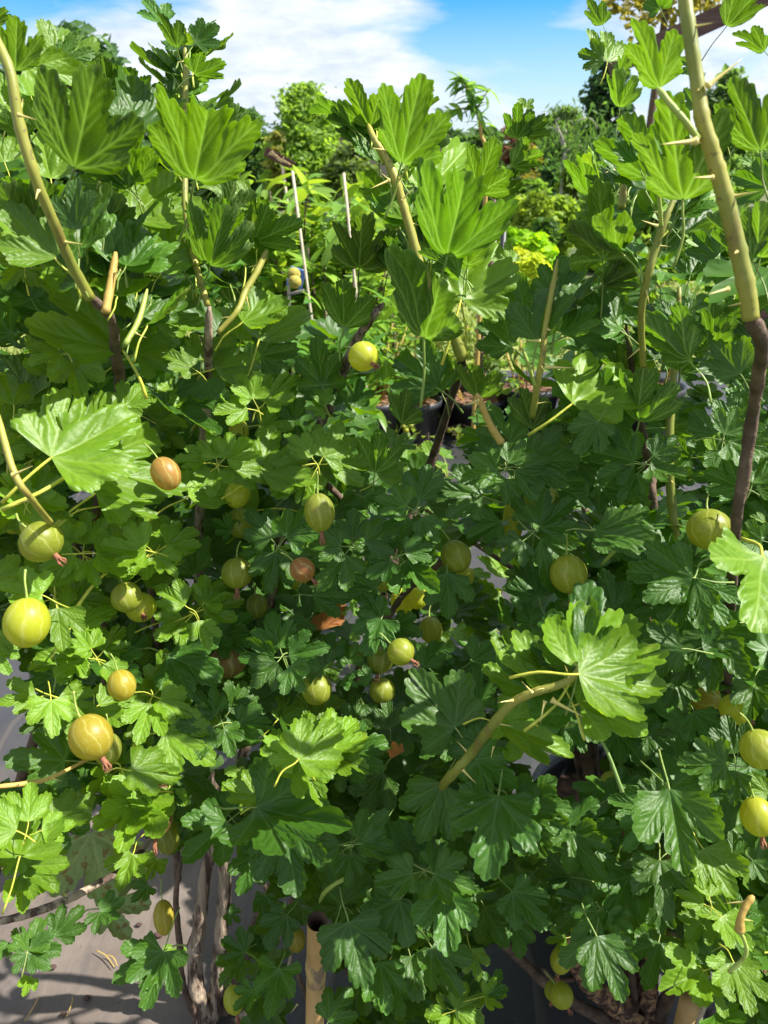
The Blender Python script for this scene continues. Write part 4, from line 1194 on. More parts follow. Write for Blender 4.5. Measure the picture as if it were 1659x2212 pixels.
GAPS = [[(545, 380), (765, 380), (800, 560), (700, 640), (650, 680), (600, 650), (540, 610)], [(835, 620), (1090, 620), (1090, 770), (1010, 800), (990, 985), (850, 985), (800, 880), (840, 780)],
        [(1030, 300), (1290, 300), (1200, 420), (1205, 600), (1060, 680), (1020, 500)], [(-200, 1400), (70, 1420), (80, 1660), (-200, 1720)], [(-200, 1980), (180, 1790), (270, 1800), (360, 1900), (385, 2260), (-200, 2260)],
        [(1050, 2100), (1090, 2020), (1190, 1960), (1190, 2260), (1040, 2260)], [(1400, 2130), (1530, 2130), (1530, 2260), (1400, 2260)], [(640, 1960), (720, 1960), (720, 2260), (640, 2260)], [(390, 1850), (535, 1850), (520, 2260), (390, 2260)],
        [(1140, 1600), (1290, 1570), (1300, 1690), (1150, 1720)], [(1240, 2080), (1440, 2060), (1440, 2260), (1240, 2260)], [(1040, 1270), (1080, 1150), (1090, 1260), (1060, 1350)], [(1290, 1820), (1350, 1800), (1360, 1860), (1290, 1870)]]
# tufts of leaves along the young canes
for key, o, sp, mat in CANES:
    if mat not in ('cane', 'tan', 'shoot'):
        continue
    for k in range(1, len(sp), 3):
        p = Vector(sp[k, :3])
        if project(p)[1] > 900 or project(p)[2] < .42 or random.random() < (.72 if key == 'r' else .3):
            continue
        tng = (Vector(sp[max(k - 1, 0), :3]) - Vector(sp[min(k + 1, len(sp) - 1), :3])).normalized()
        for _ in range(2):
            a = random.uniform(0, 6.283)
            out = Vector((math.cos(a), abs(math.sin(a)) * .9 + .25, 0))
            m = (out.normalized() * random.uniform(.5, 1) + tng * random.uniform(.2, .9)).normalized()
            B = p + m * random.uniform(.014, .028)
            n = (tng * .8 - out * .35 + Vector((random.gauss(0, .25), random.gauss(0, .25), .3)))
            n = (n - m * n.dot(m)).normalized()
            L = random.uniform(.026, .046) * (1 if k > 3 else .7)
            u = project(B + m * L * .8)
            if any(inside(u[0], u[1], GAPS[w_]) for w_ in (0, 1, 2)):
                continue
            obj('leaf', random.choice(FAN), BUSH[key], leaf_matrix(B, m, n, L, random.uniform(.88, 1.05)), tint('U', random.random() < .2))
            COUNT[key] += 1


# thorns
def thorn_mesh():
    v, f = tube(spline([(0, 0, 0, .11), (0, 0, .16, .06), (.03, 0, .55, .034), (.09, 0, 1.0, .003)], 3), 6)
    return mesh_from('thorn', v, f, M['thorn'])


TH = thorn_mesh()


def thorn(B, T, branch):
    d = T - B
    R = d.to_track_quat('Z', 'Y').to_matrix().to_4x4()
    mw = Matrix.Translation(B) @ R @ Matrix.Scale(d.length, 4)
    o = bpy.data.objects.new('thorn', TH)
    COL.objects.link(o)
    o.parent = branch
    o.matrix_basis = mw
    return o


def tile(ci, ri, x, y):
    return (x / 1.659 + ci * 1000) * .553, (y / 1.659 + ri * 1000) * .553


TH_LIST = ((2, 2, 255, 1215, 465, 1342), (2, 2, 215, 1225, 170, 1368), (1, 2, 1665, 1222, 1555, 1230), (2, 0, 1195, 915, 945, 937), (2, 0, 1265, 560, 1505, 375), (0, 0, 405, 1445, 585, 1430),
           (0, 0, 120, 745, 225, 775), (1, 0, 845, 975, 742, 958), (1, 0, 865, 1165, 803, 1118), (1, 0, 945, 1300, 1003, 1230), (1, 0, 865, 1170, 735, 1222), (0, 1, 880, 500, 942, 532), (1, 1, 1445, 935, 1335, 967),
           (2, 1, 215, 718, 405, 730), (2, 1, 180, 550, 60, 545), (2, 1, 1400, 215, 1255, 248), (2, 0, 1300, 1150, 1160, 1150), (0, 1, 80, 1420, 205, 1365), (1, 3, 1340, 10, 1425, 110), (1, 3, 1420, 250, 1445, 210), (2, 0, 700, 1095, 590, 1120), (2, 0, 940, 1465, 830, 1425),
           (2, 2, 130, 1170, 60, 1090), (1, 2, 1540, 1520, 1515, 1600), (0, 3, 1190, 400, 1215, 280), (1, 3, 270, 1530, 220, 1590), (0, 3, 430, 830, 400, 790))
for ci, ri, bx, by, tx, ty in TH_LIST:
    b = tile(ci, ri, bx, by)
    tt = tile(ci, ri, tx, ty)
    best = None
    for key, o, sp, mat in CANES:
        for row in sp:
            u = project(row[:3])
            e = math.hypot(u[0] - b[0], u[1] - b[1])
            if best is None or e < best[0]:
                best = (e, o, u[2])
    d = best[2] - .004
    thorn(at(*b, d), at(*tt, d - .004), best[1])
for key, o, sp, mat in CANES:
    if mat in ('cane', 'tan') and len(sp) > 14:
        for k in range(5, len(sp) - 3, 9):
            p = Vector(sp[k, :3])
            dv = Vector((random.gauss(0, 1), random.gauss(-.4, .7), random.gauss(.1, .5))).normalized()
            thorn(p + dv * sp[k, 3] * .8, p + dv * (sp[k, 3] + random.uniform(.006, .012)), o)


# ------------------------------------------------------------------ berries
def uv_ball(nu=22, nv=14):
    V, F = [], []
    for i in range(nv + 1):
        t = math.pi * i / nv
        for j in range(nu):
            a = 2 * math.pi * j / nu
            V.append((math.sin(t) * math.cos(a), math.sin(t) * math.sin(a), math.cos(t)))
    for i in range(nv):
        for j in range(nu):
            k = (j + 1) % nu
            if i == 0:
                F.append((j, nu + j, nu + k))
            elif i == nv - 1:
                F.append((i * nu + j, (i + 1) * nu + j, i * nu + k))
            else:
                F.append((i * nu + j, (i + 1) * nu + j, (i + 1) * nu + k, i * nu + k))
    return V, F


BALL = mesh_from('berry', *uv_ball(), M['berry'])
cal = [tube(spline([(0, 0, -.92, .16), (0, 0, -1.12, .13), (.02, .02, -1.35, .16)], 3), 8)]
for k in range(5):
    a = k * 1.257 + .3
    cal.append(tube([(.08 * math.cos(a), .08 * math.sin(a), -1.3, .07), (.18 * math.cos(a), .18 * math.sin(a), -1.5, .05), (.12 * math.cos(a + .4), .12 * math.sin(a + .4), -1.72, .01)], 5))
CALYX = mesh_from('withered_flower', *join(cal), M['calyx'])
STALK = mesh_from('stalk', *tube(spline([(0, 0, .95, .07), (0, .03, 1.25, .05), (.1, .1, 1.7, .05), (.3, .1, 2.1, .06)], 3), 6), M['shoot'])
GREEN, LIME, OLIVE, RED, AMB, BRN = (.25, .30, .022), (.44, .48, .02), (.19, .23, .02), (.31, .10, .03), (.36, .28, .02), (.22, .11, .045)


def berry(px, py, rx, ry, col, d=None, ang=0.0, cal_=True, lean=None, bush=None):
    """ang turns the blossom end away from straight down, in the picture plane; lean tips it towards the camera"""
    if d is None:
        d = min(max(FPX * .0105 / rx, .40), .66) + .05
    else:
        d += .055
    P = at(px, py, d)
    ax = RC @ Vector((math.sin(ang), -math.cos(ang), 0))       # direction of the blossom end
    if lean is None:
        lean = random.uniform(-.15, .35)
    ax = (ax + (CAMP - P).normalized() * lean).normalized()
    R = (-ax).to_track_quat('Z', 'Y').to_matrix().to_4x4() @ Matrix.Rotation(random.uniform(0, 6), 4, 'Z')
    s = d / FPX
    key = bush or which(px)
    mw = Matrix.Translation(P) @ R @ Matrix.Diagonal((rx * s, rx * s, ry * s, 1))
    j = random.uniform(.9, 1.1)
    b = obj('berry', BALL, BUSH[key] if isinstance(key, str) else key, mw, tuple(c * j for c in col))
    mu = Matrix.Translation(P) @ R @ Matrix.Diagonal((rx * s, rx * s, ry * s, 1))
    for nm, me in (('withered_flower', CALYX), ('stalk', STALK)):
        if nm == 'withered_flower' and not cal_:
            continue
        o = bpy.data.objects.new(nm, me)
        COL.objects.link(o)
        o.parent = b
    return b


BERRIES = [
    (785, 770, 33, 32, LIME, .42, .9, 1, .75), (515, 930, 22, 29, LIME, .6, .2, 0), (358, 1023, 31, 38, (.36, .18, .04), .44, .5, 0, 0), (513, 1068, 27, 31, LIME, .56, -.3, 0), (690, 1107, 33, 42, OLIVE, .47, .1, 1, 0), (653, 1231, 27, 28, RED, .46, .8),
    (89, 1170, 47, 43, GREEN, .42, .8, 1, .1), (58, 1345, 48, 54, LIME, .41, 0, 0), (273, 1290, 33, 33, GREEN, .5, .3, 0), (304, 1312, 33, 30, LIME, .53, .3, 1, 1.6), (512, 1238, 34, 34, GREEN, .55, 0, 1, .2), (196, 1592, 46, 50, AMB, .44, .5, 1, 0), (232, 1618, 30, 35, OLIVE, .47, 0, 0),
    (985, 1202, 33, 36, GREEN, .58, .4, 0), (1005, 1245, 20, 22, LIME, .64, 0, 0), (802, 1233, 19, 22, LIME, .64, .3, 0), (826, 1258, 17, 22, LIME, .66, .2, 0), (1228, 1240, 40, 42, GREEN, .54, .1, 1, -.1), (1532, 1143, 47, 44, GREEN, .49, .1, 0, .2), (1168, 1074, 38, 38, GREEN, .56, .1, 1, .1), (1108, 1125, 22, 52, LIME, .62, 0, 0),
    (866, 1408, 30, 29, GREEN, .55, .9, 1, .4), (822, 1424, 30, 30, OLIVE, .59, -.2, 1), (826, 1492, 28, 28, GREEN, .6, .1, 0), (684, 1489, 33, 34, GREEN, .57, .1, 0), (900, 1290, 26, 26, LIME, .70, .2, 0), (868, 1300, 24, 30, LIME, .72, .2, 0), (1525, 1510, 32, 31, AMB, .54, 1.2, 0), (1588, 1532, 33, 33, LIME, .5, .9, 1), (1642, 1618, 42, 42, GREEN, .44, .4, 0),
    (1637, 1764, 36, 42, LIME, .45, .2, 1, 0), (342, 1750, 34, 62, BRN, .55, -.1, 1, 0), (362, 1808, 26, 36, OLIVE, .6, .1, 0), (354, 1982, 22, 36, AMB, .62, .1, 0), (1212, 2074, 23, 29, LIME, .74, -.2, 1, 0), (1212, 2150, 26, 27, LIME, .76, .5, 1), (1196, 2140, 20, 22, LIME, .78, -.2, 1), (1362, 2012, 30, 28, RED, .76, -.9, 1), (1240, 1975, 32, 36, LIME, .8, .2, 0), (1298, 1982, 18, 22, LIME, .8, 0, 0),
    (1405, 2020, 26, 28, LIME, .8, .1, 0), (1445, 2045, 32, 30, AMB, .8, .2, 0), (1375, 1900, 20, 26, LIME, .8, .1, 0), (1645, 2065, 16, 20, AMB, .5, .2, 1), (263, 1480, 30, 34, AMB, .48, .3, 0), (492, 1430, 40, 34, BRN, .58, .1, 0), (1322, 1690, 24, 24, LIME, .7, .1, 0), (1340, 1762, 26, 26, LIME, .72, .2, 1), (30, 1120, 34, 34, LIME, .5, .1, 0), (1600, 1880, 30, 34, OLIVE, .62, 0, 0),
    (520, 1130, 30, 34, GREEN, .6, .1, 0), (555, 1310, 24, 28, OLIVE, .64, .1, 0), (790, 1420, 26, 28, OLIVE, .66, .1, 0), (930, 1360, 26, 28, GREEN, .68, .1, 0), (640, 1250, 22, 24, LIME, .66, .1, 0), (70, 1135, 26, 30, LIME, .46, .2, 0), (505, 2160, 22, 30, LIME, .72, .2, 1), (620, 1985, 14, 24, LIME, .7, .1, 0), (640, 2030, 20, 26, AMB, .75, .1, 0),
]
for q in BERRIES:
    px, py, rx, ry, col, d, ang = q[:7]
    berry(px, py, rx, ry, col, d, ang, bool(q[7]) if len(q) > 7 else True, q[8] if len(q) > 8 else None)

# special leaves
mdead = at(858, 1632, .60)
obj('withered_leaf', DEAD, BC, leaf_matrix(mdead, RC @ Vector((-.3, 1, .2)), RC @ Vector((.5, 0, 1)), .013), (1, 1, 1))
obj('withered_leaf', DEAD, BC, leaf_matrix(at(700, 1360, .8), RC @ Vector((0, 1, .1)), RC @ Vector((.9, 0, 1)), .05), (1, 1, 1))
for b, tp, L in (((196, 1800), (235, 1960), .11), ((225, 1960), (330, 1950), .07)):
    B = at(*b, .86)
    T = at(*tp, .86)
    obj('spotted_leaf', SPOT, BL, leaf_matrix(B, T - B, Vector((.15, -.35, 1)), (T - B).length), (1, 1, 1))['label'] = 'pale leaf peppered with brown spots'

# ------------------------------------------------------------------ leaves behind the first layer
TOPX = [-200, 0, 150, 270, 360, 470, 560, 700, 780, 860, 1000, 1080, 1200, 1300, 1420, 1500, 1659, 1900]
TOPY = [260, 330, 420, 500, 560, 600, 700, 720, 680, 640, 830, 760, 640, 600, 560, 500, 440, 400]
fill = {'l': [], 'c': [], 'r': []}
tries = 0
NG = len(LIT)
for gx_ in range(0, 400, 45):
    for gy_ in range(1960, 2230, 40):
        LIT.append(on_plane(gx_, gy_))
TUBE = np.array([.036] * NG + [.04] * (len(LIT) - NG))
LITA = np.array([tuple(p) for p in LIT])
SUNA = np.array(SUN)


def shades(c):
    w = np.array(c)[None] - LITA
    t = w @ SUNA
    e = np.linalg.norm(w - t[:, None] * SUNA, axis=1)
    return bool(np.any((t > .0) & (e < TUBE)))


NEED = {'l': 520, 'c': 800, 'r': 1300}
while tries < 90000 and any(len(fill[k]) < NEED[k] for k in fill):
    tries += 1
    c = Vector((random.uniform(-.75, .95), random.uniform(.30, 1.0), random.uniform(.12, 1.2)))  # extends right of the view: unseen leaves added to shade the bush
    px, py, d = project(c)
    if not (-160 < px < 2300 and py < 2330):
        continue
    if py < np.interp(px, TOPX, TOPY) or any(inside(px, py, g) for g in GAPS):
        continue
    db = d_base(px, py)
    if d < db + .05 or d > db + .55:
        continue
    for _ in range(random.randint(3, 5)):
        px2 = px
        key = which(px)
        az = random.uniform(0, 2 * math.pi)
        el = random.uniform(-.5, .7)
        m = Vector((math.cos(az) * math.cos(el), math.sin(az) * math.cos(el), math.sin(el)))
        up = Vector((0, 0, 1)) + (CAMP - c).normalized() * .55 + Vector((random.gauss(0, .3), random.gauss(0, .3), 0))
        B = c + m * random.uniform(.012, .034)
        L = random.uniform(.028, .052)
        tpx, tpy, _d = project(B + m * L)
        sx_ = m.cross(up).normalized() * L * .45
        mid_ = B + m * L * .5
        if any(inside(*project(q_)[:2], g) for g in GAPS for q_ in (mid_ + sx_, mid_ - sx_)):
            continue
        if any(inside(tpx, tpy, g) for g in GAPS) or tpy < np.interp(tpx, TOPX, TOPY) - 40:
            continue
        if shades(B + m * L * .55):
            continue
        n = (up - m * up.dot(m)).normalized()
        fill[key].append((d + (5 if px > 1690 or py > 2250 or px < -20 else 0), B, m, n, L))
for key, rows in fill.items():
    rows.sort(key=lambda r: r[0])
    room = max(0, 296 - COUNT[key])
    for d, B, m, n, L in rows[:room]:
        me = random.choice(FAN if random.random() < .5 else RND)
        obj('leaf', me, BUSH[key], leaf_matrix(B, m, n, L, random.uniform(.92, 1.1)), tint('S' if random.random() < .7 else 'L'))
    VV, FF, off = [], [], 0
    for d, B, m, n, L in rows[room:]:
        v, f = random.choice(LOW)
        mw = np.array(leaf_matrix(B, m, n, L))
        VV.append(v @ mw[:3, :3].T + mw[:3, 3])
        FF.append(f + off)
        off += len(v)
    if VV:
        fast_mesh('inner_leaves', np.vstack(VV), np.vstack(FF), M['leaf'], BUSH[key], (.95, 1, .98), kind='stuff')

# ------------------------------------------------------------------ potted gooseberry behind
pc = on_plane(1322, 1752, .2)
BP = thing('potted_gooseberry', 'sunlit gooseberry bush growing in a black pot behind the front row', 'bush', (pc.x, pc.y, 0))
prof = [(0.0, .02), (.092, .02), (.112, .17), (.113, .185), (.122, .186), (.124, .205), (.122, .212), (.116, .212), (.112, .2), (.108, .17)]
po = world_obj('pot', *lathe(prof, (pc.x, pc.y, 0.004), 40), M['pot'], BP)
rim = [(.1235, .200), (.1275, .200), (.1285, .208), (.1265, .216), (.119, .217), (.1165, .212)]
world_obj('rim', *lathe(rim, (pc.x, pc.y, 0.004), 40), M['pot'], po, color=(3.4, 3.5, 3.7))
world_obj('soil', *lathe([(.109, .176), (.07, .182), (.03, .186), (.0, .184)], (pc.x, pc.y, .004), 24), M['soil'], BP)
for k in range(7):
    a = k * .9 + .3
    t_ = (pc.x - .12 + random.uniform(-.28, .16), pc.y + .12 + random.uniform(-.1, .3), random.uniform(.55, .8))
    v, f = tube(spline([(pc.x + .02 * math.cos(a), pc.y + .02 * math.sin(a), .15, .008), (pc.x + .08 * math.cos(a), pc.y + .05 + .05 * math.sin(a), .4, .006), (*t_, .003)], 7), 7, .1, k)
    world_obj('branch', v, f, M['bark'], BP)
nb = 0
for _ in range(6000):
    if nb >= 285:
        break
    c = Vector((random.uniform(-.35, .45), random.uniform(1.0, 1.75), random.uniform(.25, .86)))
    px, py, d = project(c)
    if not (560 < px < 1400 and 985 < py < 1700) or any(inside(px, py, g) for g in GAPS[:2]):
        continue
    az, el = random.uniform(0, 6.283), random.uniform(-.4, .5)
    m = Vector((math.cos(az) * math.cos(el), math.sin(az) * math.cos(el), math.sin(el)))
    up = Vector((0, 0, 1)) + SUN * .3 + Vector((random.gauss(0, .3), random.gauss(-.2, .3), 0))
    obj('leaf', random.choice(FAN + RND), BP, leaf_matrix(c, m, (up - m * up.dot(m)).normalized(), random.uniform(.035, .06)), (1.4, 1.25, .85))
    nb += 1

# ------------------------------------------------------------------ bamboo, sticks and litter in front
bt = at(686, 1990, .575)
bb = at(676, 2330, .72)
bb = bt + (bb - bt) * 1.0
axis = (bb - bt).normalized()
full = bt + axis * (bt.z / -axis.z)
bam = thing('bamboo_cane', 'thick tan bamboo cane with open cut top at the bottom middle', 'cane', full)
rb = 22.5 * .575 / FPX


def bam_tube(t0, t1, r, wall=True):
    rows = []
    L = (full - bt).length
    nodes = [.115 * .55, .26, .42]
    for s in np.linspace(t0, t1, 60):
        p = bt + axis * s
        k = sum(math.exp(-((s - q) / .0045) ** 2) for q in nodes)
        rows.append((p.x, p.y, p.z, r * (1 + .09 * k)))
    return rows


L_ = (full - bt).length
v, f = tube(bam_tube(0, L_, rb), 20, cap=False)
inn = [(bt + axis * s) for s in (0.0, .004, .03)]
vi, fi = tube([(p.x, p.y, p.z, rb * q) for p, q in zip(inn, (.999, .70, .62))], 20, cap=False)
vi2, fi2 = [tuple(bt + axis * .03 + Vector(vv) * 0) for vv in [(0, 0, 0)]], []
world_obj('culm', v, f, M['bamboo'], bam)
world_obj('cut_end', vi, [q[::-1] for q in fi] + [tuple(range(40, 60))], M['bark'], bam, color=(.6, .55, .5))
# dark sheath remains at the node
v, f = tube([(*(bt + axis * s), rb * q) for s, q in ((.053, 1.005), (.058, 1.05), (.063, 1.11), (.066, 1.12), (.072, 1.04), (.09, 1.006))], 20, .03, 3, cap=False)
world_obj('node_ring', v, f, plain_material('bamboo_sheath', (.2, .14, .09), (.5, .33, .14), 22, .7, .4, .42, .56, stretch=(3, 3, 1)), bam)

b0, b1 = on_plane(1462, 2260, 0.0), at(1490, 2165, .82)
st = thing('bamboo_stick', 'short bamboo stick standing at the bottom right corner', 'stick', b0)
v, f = tube([(*b0, .011), (*b0.lerp(b1, .5), .0112), (*b1, .0115)], 10)
world_obj('culm', v, f, M['bamboo'], st)
v, f = tube([(*(b0 + Vector((.013, -.004, 0))), .004), (*(b1 + Vector((.013, -.004, .004))), .004)], 6)  # narrow pale strip along the right side of the stick
world_obj('side_strip', v, f, M['stake'], st)

v, f = tube(spline([(*at(700, 2010, .95), .006), (*at(745, 2080, 1.0), .008), (*on_plane(790, 2140, .02), .008)], 4), 8, .15, 5)
tag(world_obj('dead_stick', v, f, M['bark']), 'dark dead stick slanting down right behind the bamboo cane', 'stick')

sp_ = on_plane(372, 2080, .016)
sg = thing('seedling', 'tiny bright green weed seedling on the dusty ground sheet', 'seedling', sp_)
v, f = tube([(*sp_, .0012), (*(sp_ + Vector((.002, 0, .02))), .001)], 5)
world_obj('stem', v, f, M['shoot'], sg)
lanc = []


def lance_mesh(name, mat, w=.16, bend=.25, seed=0):
    V, F, ve = [], [], []
    n = 8
    for i in range(n + 1):
        t = i / n
        ww = w * math.sin(math.pi * min(1, t * .92 + .06)) ** .8
        z = -bend * t * t
        V += [(-ww, t, z + .25 * ww), (0, t, z), (ww, t, z + .25 * ww)]
        ve += [.2, 1, .2]
    for i in range(n):
        a = i * 3
        F += [(a, a + 1, a + 4, a + 3), (a + 1, a + 2, a + 5, a + 4)]
    return mesh_from(name, V, F, M[mat], True, {'vein': ve})


ROUND = lance_mesh('leaf', 'laurel', .38, .1)
for a, L in ((.3, .022), (2.4, .02), (4.2, .016)):
    m = Vector((math.cos(a), math.sin(a), .15))
    obj('leaf', ROUND, sg, leaf_matrix(sp_ + Vector((.002, 0, .02)), m, Vector((0, 0, 1)), L), (1.2, 1.25, .6))
for i, (x, y, s) in enumerate(((1030, 1080, .008), (825, 1175, .007), (900, 1015, .005), (560, 1490, .006), (340, 1290, .006), (410, 1595, .005))):
    p = on_plane(*tile(0, 3, x, y), .02)
    v, f = uv_ball(8, 5)
    v = [(p.x + a * s * random.uniform(.8, 1.2), p.y + b * s * .7, p.z + c * s * .5) for a, b, c in v]
    tag(world_obj('dry_berry', v, f, M['bark'], color=(.6, .5, .6)), ('largest shrivelled dark berry, right of the others on the ground sheet', 'dark dried berry between the straws and the leaf above', 'small dried berry highest up on the ground sheet', 'dried berry alone near the bottom edge of the ground sheet', 'dried berry below the pale spotted leaf', 'smallest dried berry at the tip of the longest straw')[i], 'berry', 'shrivelled berries on the ground sheet')
p = on_plane(*tile(2, 3, 1295, 1602), .02)
v, f = uv_ball(8, 5)
v = [(p.x + a * .009, p.y + b * .008, p.z + c * .007) for a, b, c in v]
tag(world_obj('pebble', v, f, M['grey_wood'], color=(.5, .45, .4)), 'single brown pebble on the dark sheet at the lower right', 'pebble')
for i, (a, b) in enumerate((((620, 1180), (740, 1290)), ((470, 1480), (430, 1610)), ((250, 1480), (160, 1640)), ((690, 1210), (760, 1280)))):
    q0, q1 = on_plane(*tile(0, 3, *a), .024), on_plane(*tile(0, 3, *b), .024)
    mid = q0.lerp(q1, .5) + Vector((.003, .002, .002))
    v, f = tube(spline([(*q0, .0007), (*q0.lerp(mid, .9), .0009), (*q1, .0006)], 4), 5)
    tag(world_obj('straw', v, f, M['tan']), ('dry straw lying slantwise just below the pale spotted leaf', 'dry straw lying near the seedling at the lower left', 'longest dry straw on the ground sheet at the lower left', 'short dry straw crossing beside the slanting straw')[i], 'straw', 'dry straws on the ground sheet')

# ------------------------------------------------------------------ mid ground: shrubs with long leaves, stakes, sign, pots
LAN = [lance_mesh('leaf', 'laurel', .15, .3), lance_mesh('leaf', 'laurel', .2, .12), lance_mesh('leaf', 'laurel', .13, .55)]


def laurel(label, px, Y, ztop, R, nleaf, L, col, stuff=400, low=.25):
    p = far(px, Y)
    root = thing('laurel_shrub', label, 'shrub', p, 'long leaved shrubs around the pale stakes')
    k = 9
    stems = []
    tips = []
    for i in range(k):
        a = random.uniform(0, 6.283)
        rr = R * random.uniform(.2, 1)
        tip = Vector((p.x + rr * math.cos(a), p.y + rr * math.sin(a), ztop * random.uniform(.72, 1.0)))
        tips.append(tip)
        stems.append(tube(spline([(p.x + .03 * math.cos(a), p.y + .03 * math.sin(a), 0, .008), (*(p.lerp(tip, .55) + Vector((0, 0, ztop * .05))), .006), (*tip, .003)], 4), 6))
    world_obj('stem', *join(stems), M['bark'], root)
    VV, FF, off = [], [], 0
    for i in range(nleaf + stuff):
        tip = random.choice(tips)
        s = random.random() ** .7
        c = p.lerp(tip, s * .9 + .1)
        c.z = max(c.z, low * ztop) if i < nleaf else c.z
        c = c + Vector((random.gauss(0, .05), random.gauss(0, .05), random.gauss(0, .03)))
        az = random.uniform(0, 6.283)
        el = random.uniform(-.2, 1.1)
        m = Vector((math.cos(az) * math.cos(el), math.sin(az) * math.cos(el), math.sin(el)))
        up = Vector((random.gauss(0, .4), random.gauss(0, .4), 1))
        n = (up - m * up.dot(m)).normalized()
        ll = L * random.uniform(.7, 1.25)
        mw = leaf_matrix(c, m, n, ll)
        if i < nleaf:
            j = random.uniform(.8, 1.2)
            obj('leaf', random.choice(LAN), root, mw, tuple(q * j for q in col))
        else:
            me = random.choice(LAN)
            v = np.empty(len(me.vertices) * 3)
            me.vertices.foreach_get('co', v)
            v = v.reshape(-1, 3)
            a = np.array(mw)
            VV.append(v @ a[:3, :3].T + a[:3, 3])
            FF.append(np.array([pl.vertices[:] for pl in me.polygons]) + off)
            off += len(v)
    if VV:
        fast_mesh('inner_leaves', np.vstack(VV), np.vstack(FF), M['laurel'], root, tuple(q * .9 for q in col), kind='stuff')
    return root


laurel('bright long leaved shrub between the two pale stakes', 700, 2.7, 1.02, .24, 190, .105, (1.5, 1.35, .8))
laurel('yellowish long leaved shrub around the left pale stake', 610, 3.0, 1.06, .26, 170, .115, (1.5, 1.3, .7))
laurel('pale green long leaved shrub right of the right pale stake', 800, 3.3, 1.08, .3, 130, .10, (1.5, 1.4, .9))
laurel('dark long leaved shrub low beside the yellow balls', 690, 2.3, .72, .12, 120, .09, (.8, 1.0, .9))
laurel('long leaved shrub at the left rear behind the pale cane', 500, 2.7, .95, .28, 130, .10, (.9, 1.1, .8))
laurel('tallest leafy shrub standing behind the other long leaved shrubs', 690, 4.2, 1.12, .5, 150, .09, (1.3, 1.3, .7), 600)

# narrow leaved sapling against the blue sky
sp0 = far(1052, 2.6)
sr = thing('sapling', 'slender sapling with narrow leaves against the sky right of centre', 'sapling', sp0)


def spt(px, py, r, Y=2.6):
    q = far(px, Y, top_z(px, py, Y))
    return (q.x, q.y, q.z, r)


main = spline([(sp0.x, sp0.y, 0, .009), spt(1052, 420, .008), spt(1036, 290, .006), spt(1030, 262, .005), spt(1022, 232, .004), spt(1010, 205, .003), spt(996, 180, .002), spt(985, 162, .001)], 6)
sub = spline([spt(1026, 244, .004), spt(1005, 234, .003), spt(975, 240, .002), spt(955, 258, .001)], 6)
sub2 = spline([spt(1024, 236, .004), spt(1040, 205, .002), spt(1052, 188, .001)], 6)
world_obj('stem', *join([tube(main, 6), tube(sub, 6), tube(sub2, 6)]), M['tan'], sr)
for path, n_, sgn in ((main[16:], 54, 1), (sub, 22, 1), (sub2, 16, 1)):
    for i in range(n_):
        k = random.randrange(len(path))
        c = Vector(path[k, :3])
        az, el = random.uniform(0, 6.283), random.uniform(-.9, .6)
        m = Vector((math.cos(az) * math.cos(el) - .35, math.sin(az) * math.cos(el) * .7, math.sin(el)))
        up = Vector((random.gauss(0, .5), random.gauss(0, .5), 1))
        obj('leaf', random.choice(LAN[:2]), sr, leaf_matrix(c, m, (up - m.normalized() * up.dot(m.normalized())).normalized(), random.uniform(.035, .062)), (.85, 1.0, .95))


def pole(name, label, cat, a, b, r, mat, group=None):
    v, f = tube([(*a, r), (*a.lerp(b, .5), r), (*b, r * .97)], 10)
    return tag(world_obj(name, v, f, M[mat]), label, cat, group)


def standing(px, py, Y, lean=0.0):
    q = far(px, Y, top_z(px, py, Y))
    return Vector((q.x + lean, q.y, 0)), q


a, b = standing(631, 369, 2.45, .10)
pole('garden_stake', 'left pale bamboo stake rising from the long leaved shrubs', 'stake', a, b, .0043, 'stake', 'pale stakes in the shrubs')
a, b = standing(742, 373, 2.45, .10)
pole('garden_stake', 'right pale bamboo stake rising from the long leaved shrubs', 'stake', a, b, .0043, 'stake', 'pale stakes in the shrubs')
a, b = standing(1072, 430, 3.6)
pole('wooden_stake', 'dark brown stake left of the black and white post', 'stake', a, b, .012, 'brown_wood')
a, b = standing(1079, 440, 3.55)
pole('wooden_stake', 'thin pale stake between the brown stake and black post', 'stake', a, b, .006, 'stake')
a, b = standing(1097, 428, 3.5)
pr = thing('marker_post', 'post with white upper half and black lower half above the lawn', 'post', a)
mid = far(1097, 3.5, top_z(1097, 489, 3.5))
v, f = tube([(*a, .0125), (*mid, .0125)], 12)
world_obj('lower_sleeve', v, f, M['black'], pr)
v, f = tube([(*mid, .0118), (*b, .0118)], 12)
world_obj('upper_post', v, f, M['cream'], pr)
v, f = tube([(b.x, b.y, b.z, .014), (b.x + .002, b.y, b.z + .012, .014)], 12)
world_obj('top_cap', v, f, M['white'], pr)
PSL = ['rising above the yellow berry', 'beside the pale cane foot', 'left of the pale cane foot', 'at the corner of the lawn', 'at the lawn edge, right one of two', 'in the widest black pot', 'leaning at the left of the pots', 'beside the mossy yellow balls']
for k_, (px, py, Y, ln) in enumerate(((848, 660, 3.15, .05), (914, 700, 3.2, 0), (905, 690, 3.25, 0), (1057, 690, 3.1, -.02), (1063, 700, 3.1, 0), (960, 650, 3.3, 0), (870, 640, 3.4, .03), (610, 600, 2.6, .0))):
    a, b = standing(px, py, Y, ln)
    pole('pot_stake', 'thin plant stake ' + PSL[k_], 'stake', a, b, .006, random.choice(['stake', 'brown_wood', 'tan']), 'thin stakes among the pots')

